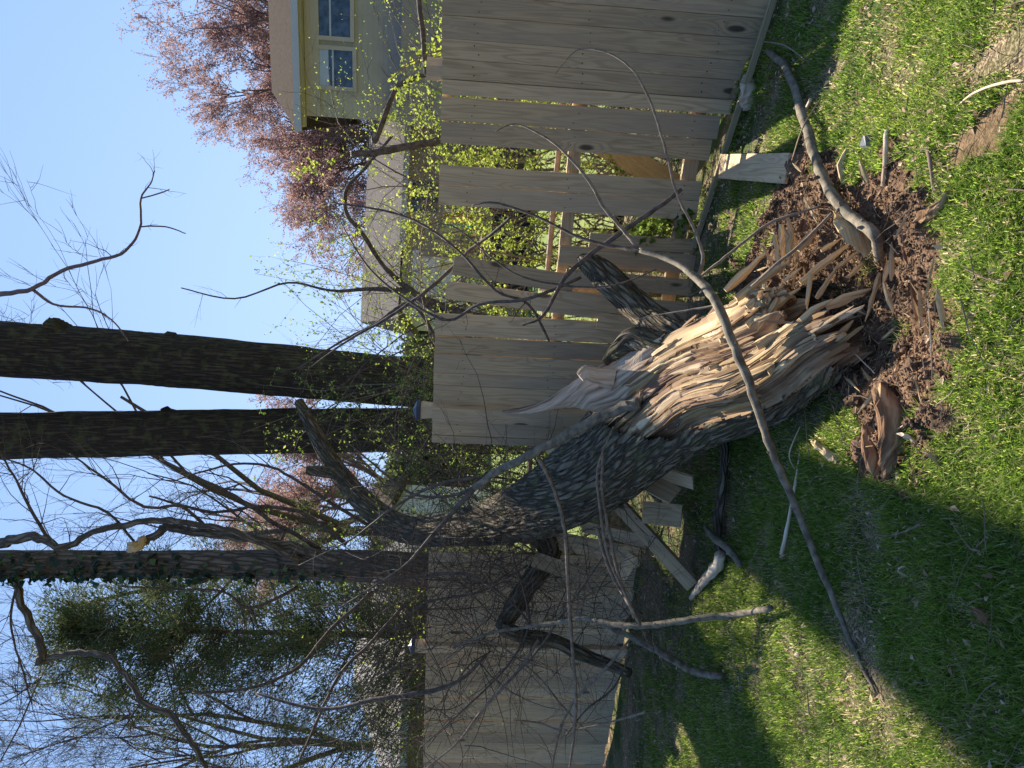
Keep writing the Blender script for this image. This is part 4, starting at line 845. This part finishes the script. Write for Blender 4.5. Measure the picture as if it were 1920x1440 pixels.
shrub(800, 540, 8.4, 4.4, 24, 'tall wispy shrub with hardly any leaves beside the grey roof', 'leaf_spring', .25, .025, .018, .35, .3, w=.6, sm='twig_dark', tw=11, tl=.8, r0=.014, tm=.5)
shrub(800, 900, 9.5, 3.0, 24, 'brown twig thicket right of the bend of the fallen tree', 'leaf_green', .5, .03, .02, .45, .3, w=.7, sm='twig', tw=10, tl=.6)
shrub(800, 1000, 9.0, 3.8, 34, 'thicket of bare twigs behind the bend of the fallen tree', 'leaf_green', .2, .03, .02, .45, .3, w=1.0, sm='twig_dark', tw=11, tl=.6)
shrub(800, 1130, 8.2, 3.8, 34, 'bare brown thicket around the foot of the ivy trunk', 'leaf_green', .2, .03, .02, .45, .35, w=.8, sm='twig_dark', tw=11, tl=.6)
shrub(800, 1250, 8.6, 2.9, 24, 'tangled bare thicket in front of the pale roofed house', 'leaf_green', .25, .03, .02, .5, .35, w=.9, sm='twig_dark', tw=11, tl=.6)
shrub(800, 1380, 8.4, 2.8, 24, 'dark twiggy thicket left of the pale roof', 'leaf_green', .3, .03, .02, .5, .35, w=.9, sm='twig_dark', tw=11, tl=.6)
shrub(800, 1450, 8.4, 2.6, 14, 'leafy thicket with fresh green at the far left', 'leaf_spring', 1.0, .036, .025, .4, .35, w=.5)
shrub(1000, 290, 6.0, 1.3, 16, 'low weedy shrub just behind the gap in the boards', 'leaf_spring', .7, .026, .018, .4, .3, w=.3, tl=.3)
shrub(1200, 420, 5.6, .5, 10, 'low green weeds at the foot of the wire mesh', 'leaf_green', 2, .06, .05, .6, .3, w=.5, tl=.2, tw=5)
shrub(1000, 900, 7.4, 1.6, 14, 'bright backlit weeds seen under the fallen trunk', 'leaf_spring', 1.6, .036, .022, .4, .3, w=.4, tl=.4)
# thicker bare stems rising behind the fence
STEM = [([(835,262,6.0,22),(790,270,6.0,20),(730,282,6.0,19),(695,287,6.0,18),(660,288,6.0,16)], 'thick cut stem with a ragged top rising beside the first gap'),
 ([(800,140,6.2,10),(770,150,6.2,12),(740,170,6.2,12),(705,262,6.2,14),(698,255,6.2,3)], 'dark crooked stem slanting in front of the cream house wall'),
 ([(800,140,5.9,14),(790,40,5.9,13),(780,-40,5.9,12)], 'horizontal brown stem just above the fence at the right'),
 ([(840,600,7.8,26),(770,545,7.8,18),(720,500,7.8,12),(680,440,7.7,12),(650,400,7.7,11),(650,355,7.7,10),(680,320,7.6,8),(735,255,7.5,7)], 'arching dark stem looping up before the grey roof'),
 ([(1000,605,7.6,26),(900,595,7.7,24),(830,575,7.8,22),(770,548,7.8,16),(700,542,7.8,11),(620,545,7.9,7),(540,530,8,5),(440,560,8,4),(340,540,8,3)], 'dark leaning stem behind the loose boards, upper twigs reaching the sky'),
 ([(1090,520,4.7,9),(990,560,4.8,9),(900,570,5,8),(840,600,5.2,7),(760,560,5.4,7),(690,500,5.6,5),(640,420,5.8,3)], 'thin branch leaning across the loose boards up to the roof'),
 ([(1030,640,5,6),(990,570,4.9,8),(930,545,4.9,7),(860,470,5,7),(790,420,5.2,7),(720,395,5.4,6),(620,380,5.6,3)], 'long whip rising in front of the deck'),
 ([(820,640,7.0,9),(770,570,7,10),(700,610,7.2,8),(640,640,7.3,6),(560,690,7.4,4)], 'crossing dark stem in front of the thick trunk'),
 ([(960,405,5.0,8),(920,440,5.2,9),(880,470,5.4,9),(830,520,5.6,10),(780,560,5.8,9),(720,600,6.0,8),(650,640,6.3,6),(580,690,6.6,3)], 'straight dark branch running diagonally behind the loose boards')]
for P, l in STEM: branch(P, l, 'twig_dark', 14, .35, .004, name='leaning_branch', n=10)
# ------------------------------------------------------------------ houses
def hx(px, py, Y): return at(px, py, Y)
def prism(mb, V, Fc): mb.add([Vector(v) for v in V], Fc, [(v[0], v[2]) for v in V], .5)
Y1 = 18.0; xl = at(650, 222, Y1).x
h1 = empty('house', Vector((xl, 18, 0)), 'two storey cream sided house with a brown hip roof at the upper right', 'house')
Y1 = 18.0; xl = at(650, 222, Y1).x; ez = at(567, 100, Y1).z; rz = at(517, 60, Y1 + 5).z
mb = MB(); mb.abox(xl, xl + 9, Y1, Y1 + 9, 0, ez - .02); mb.build('wall', M['siding'], h1, smooth=False)
mb = MB(); o_ = .35; x0, x1, y0, y1 = xl - o_, xl + 9.4, Y1 - o_, Y1 + 9.4; rx = xl + .5; rz = at(517, 150, Y1 + 3).z
prism(mb, [(x0, y0, ez), (x1, y0, ez), (x1, y1, ez), (x0, y1, ez), (rx, Y1 + 3, rz), (x1 - 3, Y1 + 3, rz)], [(0, 1, 5, 4), (1, 2, 5), (2, 3, 4, 5), (3, 0, 4), (3, 2, 1, 0)]); mb.build('roof', M['shingle'], h1, smooth=False)
mb = MB(); mb.abox(x0, x1, y0 - .10, y0 - .003, ez - .12, ez + .03, long=0); mb.build('gutter', M['gutter'], h1, smooth=False)
mb = MB(); mb.abox(x0 + .1, x1, Y1 - .30, Y1 - .004, ez - .16, ez - .03, long=0); mb.abox(xl + .0, x1, Y1 - .06, Y1 - .004, ez - .5, ez - .17, long=0); mb.build('soffit_trim', M['cream'], h1, smooth=False)
def window(parent, pxt, pxb, pya, pyb, Y, blind=True, wy=None):
    wy = Y if wy is None else wy
    a_ = at(pxt, pya, Y); b_ = at(pxb, pyb, Y); x0, x1 = min(a_.x, b_.x), max(a_.x, b_.x); z1, z0 = max(a_.z, b_.z), min(a_.z, b_.z); t = .09
    mb = MB(); mb.abox(x0, x1, wy - .07, wy - .003, z1 - t, z1, long=0); mb.abox(x0, x1, wy - .09, wy - .003, z0, z0 + t, long=0)
    mb.abox(x0, x0 + t, wy - .07, wy - .003, z0 + t, z1 - t); mb.abox(x1 - t, x1, wy - .07, wy - .003, z0 + t, z1 - t)
    f = mb.build('window', M['cream'], parent, smooth=False)
    mb = MB(); zm = (z0 + z1) / 2; mb.abox(x0 + t, x1 - t, wy - .045, wy - .01, zm - .02, zm + .02, long=0); mb.build('sash', M['white'], f, smooth=False)
    mb = MB(); mb.abox(x0 + t, x1 - t, wy - .03, wy - .005, z0 + t, zm - .02); mb.abox(x0 + t, x1 - t, wy - .03, wy - .005, zm + .02, z1 - t); mb.build('pane', M['glass'], f, smooth=False)
    if blind:
        mb = MB(); mb.abox(x0 + t, x1 - t, wy - .04, wy - .031, zm + .1, z1 - t); mb.build('blind', M['blind'], f, smooth=False)
window(h1, 588, 672, 10, 92, Y1, False); window(h1, 588, 672, 94, 176, Y1, True)
mb = MB(); mb.abox(xl - .05, xl + 9, Y1 - .8, Y1 - .01, 0, at(762, 100, Y1).z); mb.build('porch_base', M['peach'], h1, smooth=False)
h1.rotation_euler.z = R(-20)
# second house
Y2 = 22.0; h2 = empty('house', Vector((3, Y2, 0)), 'low house with a grey roof, white gutter and pale siding behind the deck', 'house')
xa, xb = at(757, 600, Y2).x, at(757, 170, Y2).x + 2; ez = at(757, 400, Y2).z; rz = at(688, 400, Y2 + 5).z
mb = MB(); mb.abox(xa + .3, xb, Y2, Y2 + 9, 0, ez - .02); mb.build('wall', M['siding'], h2, smooth=False)
mb = MB(); prism(mb, [(xa, Y2 - .4, ez), (xb + .3, Y2 - .4, ez), (xb + .3, Y2 + 9.4, ez), (xa, Y2 + 9.4, ez), (xa + .2, Y2 + 4.6, rz), (xb, Y2 + 4.6, rz)], [(0, 1, 5, 4), (1, 2, 5), (2, 3, 4, 5), (3, 0, 4), (3, 2, 1, 0)]); mb.build('roof', M['shingle_grey'], h2, smooth=False)
mb = MB(); mb.abox(at(757, 470, Y2).x, xb + .3, Y2 - .5, Y2 - .403, ez - .13, ez + .03, long=0); mb.build('gutter', M['gutter'], h2, smooth=False)
# lower white porch wing
Y3 = 20.5; a_ = at(778, 480, Y3); b_ = at(830, 590, Y3)
mb = MB(); mb.abox(b_.x, a_.x, Y3, Y3 + 1.4, 0, a_.z); mb.build('porch', M['white'], h2, smooth=False)
mb = MB(); mb.abox(b_.x - .1, a_.x + .15, Y3 - .1, Y3 - .003, a_.z - .12, a_.z + .05, long=0); mb.build('porch_trim', M['gutter'], h2, smooth=False)
a_ = at(772, 392, 21.8); b_ = at(822, 340, 21.8); mb = MB(); mb.abox(a_.x, b_.x, Y2 - .05, Y2 - .003, b_.z, a_.z); mb.build('door_glass', M['glass'], h2, smooth=False)
# deck
dk = empty('deck', Vector((3.5, 20, 0)), 'yellow wooden deck with slatted railing beside the low house', 'deck'); Yd = 19.3
x0, x1 = at(905, 575, Yd).x, at(905, 300, Yd).x; zf = at(902, 450, Yd).z; zt = at(828, 450, Yd).z
mb = MB(); mb.abox(x0, x1, Yd, Yd + 1.1, zf - .25, zf, long=0); mb.build('platform', M['deck'], dk, smooth=False)
mb = MB(); mb.abox(x0, x1, Yd - .06, Yd + .06, zt - .05, zt, long=0); mb.abox(x0, x1, Yd - .03, Yd + .03, zf + .08, zf + .14, long=0); mb.build('handrail', M['deck'], dk, smooth=False)
mb = MB(); x = x0
while x < x1: mb.abox(x, x + .045, Yd - .022, Yd + .022, zf + .14, zt - .05); x += .13
mb.build('balusters', M['deck'], dk, smooth=False)
for i in range(5):
    mb = MB(); x = x0 + (x1 - x0) * i / 4; mb.abox(x - .05, x + .05, Yd - .15, Yd - .06, .01, zt + .05); mb.build('post', M['deck'], dk, smooth=False)
mb = MB(); mb.abox(x0 + .1, x1 - .1, Yd + .05, Yd + .08, 0, zf - .26); mb.build('shade_panel', M['dark'], dk, smooth=False)  # dark sheet standing in for the shade under the platform
ch = empty('deck_chair', Vector((at(880, 415, 19.8).x, 19.8, zf)), 'folded deck chair with red and yellow stripes behind the deck railing', 'chair')
for i, (c_, nm) in enumerate((('white', 'frame'), ('red', 'stripe'), ('yellow', 'stripe'), ('teal', 'stripe'))):
    mb = MB(); x = at(880, 395 + i * 11, 19.8).x; p = Vector((x, 19.75, zf + .5)); mb.box(p, Vector((.075, 0, 0)), Vector((0, .02, 0)), Vector((0, .12, .46))); mb.build(nm, M[c_], ch, smooth=False)
# lattice screen
la = empty('lattice_screen', Vector((at(850, 570, 18.6).x, 18.6, 0)), 'white diamond lattice screen between the loose boards and the shrub', 'lattice'); mb = MB()
x0, x1, z0, z1 = at(850, 620, 18.6).x, at(850, 515, 18.6).x, at(905, 570, 18.6).z, at(818, 570, 18.6).z
for sg in (1, -1):
    i = -12
    while i < 30:
        xs = x0 + i * .12; xe = xs + (z1 - z0) * sg; t0 = (min(max(xs, x0), x1) - xs) / (xe - xs); t1 = (min(max(xe, x0), x1) - xs) / (xe - xs)
        if t1 > t0 + .01:
            A_ = Vector((xs + (xe - xs) * t0, 18.6 + .012 * sg, z0 + (z1 - z0) * t0)); B_ = Vector((xs + (xe - xs) * t1, 18.6 + .012 * sg, z0 + (z1 - z0) * t1)); d = (B_ - A_)
            mb.box((A_ + B_) / 2, d.normalized().cross(Vector((0, 1, 0))) * .022, Vector((0, .005, 0)), d / 2)
        i += 1
mb.build('slats', M['white'], la, smooth=False)
mb = MB(); mb.abox(x0, x1, 18.56, 18.64, z1 + .002, z1 + .07, long=0); mb.abox(x0 - .07, x0 - .002, 18.56, 18.64, 0, z1 + .07); mb.abox(x1 + .002, x1 + .07, 18.56, 18.64, 0, z1 + .07); mb.build('frame', M['white'], la, smooth=False)
# left house with pale roof
Y4 = 15.0; h3 = empty('house', Vector((at(800, 1250, Y4).x, Y4, 0)), 'low building with a pale grey roof and tan gable seen over the left fence', 'house')
xr = at(770, 1108, Y4).x; xl4 = at(770, 1500, Y4).x; ze = at(762, 1250, Y4).z; zr = at(672, 1180, Y4 + 4).z
mb = MB(); mb.abox(xl4, xr - .3, Y4, Y4 + 7, 0, ze - .02); mb.build('wall', M['peach'], h3, smooth=False)
mb = MB(); prism(mb, [(xl4 - .3, Y4 - .5, ze), (xr, Y4 - .5, ze), (xr, Y4 + 7.4, ze), (xl4 - .3, Y4 + 7.4, ze), (xl4 + 1, Y4 + 3.5, zr), (xr - .4, Y4 + 3.5, zr)], [(0, 1, 5, 4), (1, 2, 5), (2, 3, 4, 5), (3, 0, 4), (3, 2, 1, 0)]); mb.build('roof', M['roofw'], h3, smooth=False)
mb = MB(); mb.abox(xl4 - .3, xr, Y4 - .6, Y4 - .503, ze - .12, ze + .02, long=0); mb.build('gutter', M['gutter'], h3, smooth=False)
h4 = empty('house', Vector((at(800, 1010, 24).x, 24, 0)), 'distant brown and white house between the trunks', 'house'); a_ = at(715, 1012, 24); b_ = at(800, 960, 24)
mb = MB(); mb.abox(a_.x - 1.5, b_.x, 24, 30, 0, at(735, 1000, 24).z); mb.build('wall', M['white'], h4, smooth=False)
mb = MB(); z = at(735, 1000, 24).z + .003; prism(mb, [(a_.x - 1.8, 23.6, z), (b_.x + .4, 23.6, z), (b_.x + .4, 30.4, z), (a_.x - 1.8, 30.4, z), (a_.x - 1.8, 27, z + 1.0), (b_.x + .4, 27, z + 1.0)], [(0, 1, 5, 4), (1, 2, 5), (2, 3, 4, 5), (3, 0, 4), (3, 2, 1, 0)]); mb.build('roof', M['shingle'], h4, smooth=False)
# far tree line closing the horizon
for i, (px_, H_) in enumerate(((-100, 6), (330, 5.5), (620, 6), (900, 7), (1150, 6.5), (1500, 7))):
    bushtree('far_tree', base(800, px_, 42 + i % 3 * 4), H_, .2, ['far twiggy tree behind the right house', 'far twiggy tree between the houses', 'far twiggy tree behind the wispy shrub', 'far twiggy tree behind the bend of the fallen tree', 'far twiggy tree behind the ivy trunk', 'far twiggy tree past the left edge of the pale roof'][i], 'tree', 4, ('twig_dark', 'cedar'), (1.5, .35, .25, .4), 7, .6, .1, .6, (3, 5), .1)
# ------------------------------------------------------------------ grass, litter, crumbs, chips
def scatter(n, y0, y1, f, xs=1.0):
    c = 0
    while c < n:
        y = y0 * (y1 / y0) ** rng.random(); hw = .56 * y + .6; x = rng.uniform(-hw, hw) * xs
        if f(x, y): c += 1
FENY = lambda x: P1.y + (x - P1.x) * DL.y / DL.x if x < CORN.x else CORN.y + (x - CORN.x) * DR.y / DR.x
def litterzone(x, y):
    d = FENY(x) - y; return max(0, min(1, 1 - (d - .35) / 1.5)) * (.6 if x > .8 else 1)
gb_v, gb_f, gb_id = [], [], []
def blade(x, y):
    z = gbase(x, y)
    if -1.6 < x < 2.2 and y < 5 and soilmask(x, y) > .3 and not (MN.noise((x * 3.5, y * 3.5, 77)) > .33 and rng.random() < .5): return False
    dn = MN.noise((x * 2.3, y * 2.3, 11)) * .6 + MN.noise((x * 7, y * 7, 12)) * .5
    if rng.random() > .62 + dn * 1.25 - litterzone(x, y) * .9: return False
    h = rng.uniform(.014, .042) * (1 + .5 * dn); a_ = rng.uniform(0, 6.283); w = rng.uniform(.0011, .0021) * (1 + y * .12); ln = rng.uniform(.2, 1.3) * h
    cx, cy = math.cos(a_), math.sin(a_); dx, dy = math.cos(a_ + 1.57 + rng.uniform(-.6, .6)) * ln, math.sin(a_ + 1.57 + rng.uniform(-.6, .6)) * ln
    o = len(gb_v); gb_v.extend([(x - cx * w, y - cy * w, z - .004), (x + cx * w, y + cy * w, z - .004), (x + cx * w * .8 + dx * .4, y + cy * w * .8 + dy * .4, z + h * .62), (x - cx * w * .8 + dx * .4, y - cy * w * .8 + dy * .4, z + h * .62), (x + dx, y + dy, z + h)])
    gb_f.extend([(o, o + 1, o + 2, o + 3), (o + 3, o + 2, o + 4)])
    yel = .5 + .5 * MN.noise((x * 1.7, y * 1.7, 40)); v = min(1, max(0, rng.gauss(.34 + .3 * (yel - .5), .17))); v = rng.uniform(.7, 1) if rng.random() < .10 + .22 * (1 if dn < -.1 else 0) else min(v, .68)
    gb_id.extend([v] * 5); return True
scatter(215000, 1.75, 6.8, lambda x, y: (y < FENY(x) + .2) and blade(x, y))
me = bpy.data.meshes.new('grass'); me.from_pydata(gb_v, [], gb_f); me.attributes.new('vid', 'FLOAT', 'POINT').data.foreach_set('value', gb_id); me.uv_layers.new(name='UVMap'); me.materials.append(M['grass'])
o = bpy.data.objects.new('grass', me); COL.objects.link(o); tag(o, 'short uneven spring grass growing all over the lawn', 'grass', kind='stuff')
lm = MB()
def lit(x, y):
    if rng.random() > .13 + .87 * litterzone(x, y): return False
    s_ = rng.uniform(.008, .032) * (.5 + rng.random()); lm.leaf(Vector((x, y, gbase(x, y) + rng.uniform(.004, .03))), Vector((rng.gauss(0, 1), rng.gauss(0, 1), rng.gauss(0, .3))), Vector((0, 0, 1)) + rv(.5), s_, s_ * rng.uniform(.3, .7), fold=rng.uniform(.1, .5)); return True
scatter(7500, 1.8, 6.6, lambda x, y: y < FENY(x) and lit(x, y))
tag(lm.build('leaf_litter', M['litter'], smooth=False), 'small dry leaves and shreds scattered through the grass', 'leaves', kind='stuff')
tw_ = MB()
def gtw(x, y):
    if rng.random() > .12 + .9 * litterzone(x, y) * (1 if x < .8 else .3): return False
    p = Vector((x, y, gbase(x, y) + rng.uniform(.008, .04))); a_ = rng.uniform(0, 6.283); d = Vector((math.cos(a_), math.sin(a_), 0)); L = rng.uniform(.05, .35); r = rng.uniform(.001, .0035); P = []
    for j in range(5): P.append((p.copy(), r * (1 - .15 * j))); d = (d + rv(.18)).normalized(); d.z *= .3; p = p + d * L / 5; p.z = max(p.z, gbase(p.x, p.y) + .006)
    tw_.tube(P, 4, cap=False); return True
scatter(900, 2.0, 6.6, lambda x, y: y < FENY(x) and gtw(x, y))
tag(tw_.build('twig_litter', M['twig']), 'fine fallen twigs strewn over the ground in front of the fence', 'twigs', kind='stuff')
sh = MB(); c = 0
while c < 1100:
    x, y = rng.gauss(.45, .42), rng.gauss(3.0, .42)
    if y < 2.1 or y > FENY(x) - .2 or (soilmask(x, y) < .5 and rng.random() > .12): continue
    c += 1; L = rng.uniform(.006, .028); r = rng.uniform(.0008, .0028); a_ = rng.uniform(0, 6.28); d = Vector((math.cos(a_), math.sin(a_), rng.uniform(-.2, .3))); p = Vector((x, y, gbase(x, y) + (.09 * max(0, MN.noise((x * 7, y * 7, 6))) + .034 * MN.noise((x * 16, y * 16, 2)) if soilmask(x, y) > .5 else 0) + .012))
    sh.tube([(p - d * L, r * .4), (p, r), (p + d * L, r * .3)], 4, wob=.4, flat=.5)
tag(sh.build('wood_shreds', M['splinter'], smooth=False), 'fine pale shreds of torn wood mixed into the soil', 'wood shreds', kind='stuff')
sm = MB()
ICO = [(-.53, .85, 0), (.53, .85, 0), (-.53, -.85, 0), (.53, -.85, 0), (0, -.53, .85), (0, .53, .85), (0, -.53, -.85), (0, .53, -.85), (.85, 0, -.53), (.85, 0, .53), (-.85, 0, -.53), (-.85, 0, .53)]
ICF = [(0,11,5),(0,5,1),(0,1,7),(0,7,10),(0,10,11),(1,5,9),(5,11,4),(11,10,2),(10,7,6),(7,1,8),(3,9,4),(3,4,2),(3,2,6),(3,6,8),(3,8,9),(4,9,5),(2,4,11),(6,2,10),(8,6,7),(9,8,1)]
def crumb(x, y):
    if soilmask(x, y) < .9 and rng.random() > .004: return False
    s_ = .001 + .003 * rng.random() + .007 * rng.random() ** 6; z = gbase(x, y) + .09 * max(0, MN.noise((x * 7, y * 7, 6))) + .034 * MN.noise((x * 16, y * 16, 2)) + .007 * MN.noise((x * 42, y * 42, 4)) + s_ * .3; sc = [s_ * rng.uniform(.6, 1.3) for _ in range(3)]; t = rng.random(); v = min(1, max(0, .5 + 1.3 * MN.noise((x * 3.1, y * 3.1, 3)) + rng.gauss(0, .2)))
    sm.add([Vector((x + a_ * sc[0] * rng.uniform(.7, 1.25), y + b_ * sc[1] * rng.uniform(.7, 1.25), z + c_ * sc[2])) for a_, b_, c_ in ICO], ICF, None, v); return True
c = 0
while c < 24000:
    x, y = rng.uniform(-.6, 1.9), rng.uniform(2.1, 4.4)
    if MN.noise((x * 4, y * 4, 60)) > rng.uniform(-.7, .3) and crumb(x, y): c += 1
for i in range(170):
    x, y = rng.gauss(.45, .42), rng.gauss(3.0, .42)
    if y < 2.1 or y > 4.3 or soilmask(x, y) < .5: continue
    s_ = rng.uniform(.010, .034) * rng.uniform(.5, 1); c_ = Vector((x, y, gbase(x, y) + .09 * max(0, MN.noise((x * 7, y * 7, 6))) + .034 * MN.noise((x * 16, y * 16, 2)) + .012)); V_ = []; F_ = []; o_ = rng.random() * 50
    for a_ in range(9):
        for b_ in range(12):
            t_, f_ = math.pi * a_ / 8, math.tau * b_ / 12; d_ = Vector((math.sin(t_) * math.cos(f_), math.sin(t_) * math.sin(f_), math.cos(t_) * .7)); V_.append(c_ + d_ * s_ * (1 + .7 * MN.noise(d_ * 1.6 + Vector((o_, 0, 0))) + .5 * MN.noise(d_ * 4 + Vector((o_, 3, 0)))))
    for a_ in range(8):
        for b_ in range(12): F_.append((a_ * 12 + b_, (a_ + 1) * 12 + b_, (a_ + 1) * 12 + (b_ + 1) % 12, a_ * 12 + (b_ + 1) % 12))
    sm.add(V_, F_, None, min(1, max(0, .35 + rng.gauss(0, .25))))
tag(sm.build('soil_crumbs', M['soil'], smooth=False), 'loose brown crumbs and clods of torn up soil', 'soil', kind='stuff')
for i in range(120):
    while True:
        x, y = rng.gauss(.42, .45), rng.gauss(3.0, .45)
        if 2.0 < y < FENY(x) - .2: break
    L = rng.choice([rng.uniform(.012, .04), rng.uniform(.03, .11)]); r = min(.012, L * rng.uniform(.05, .2)); a_ = rng.uniform(0, 6.28); p = Vector((x, y, gbase(x, y) + (.03 + .09 * max(0, MN.noise((x * 7, y * 7, 6))) if soilmask(x, y) > .5 else .012))); d = Vector((math.cos(a_), math.sin(a_), rng.uniform(-.05, .12)))
    mb = MB(); mb.tube([(p - d * L, r * .3), (p - d * L * .4, r), (p + d * L * .3, r * .9), (p + d * L, r * .2)], 5, wob=.6, flat=.45)
    thing('wood_chip', mb, M[('splinter', 'splinter', 'rotten')[i % 3]], ('longer' if L > .038 else 'tiny') + (' brown' if i % 3 == 2 else ' pale') + ' wood chip lying ' + ('on the torn brown soil' if soilmask(x, y) > .5 else 'on the shaded ground near the fence' if y > FENY(x) - 1.3 else 'on the lawn left of the soil' if x < 0 else 'on the sunlit lawn right of the soil'), 'wood chip', 'loose wood chips around the torn base', smooth=False)
rt = [[(1640,700,.04,3),(1600,660,.10,3),(1585,640,.06,2)],[(1640,830,.02,2),(1690,800,.04,3),(1780,740,.03,2),(1800,690,.02,2)],[(1500,800,.02,3),(1480,850,.05,4),(1490,880,.03,2)],[(1740,560,.03,3),(1745,640,.05,4),(1748,720,.02,2)]]
for P, l in zip(rt, ['thin pale root curling from the hole under the trunk', 'thin crooked root lying on the soil edge', 'small forked twig in the grass below the long branch', 'straight thin root half buried in the middle of the soil']):
    branch([gp(*q) for q in P], l, 'peeled', 3, .05, .001, name='root', cat='root', n=5)
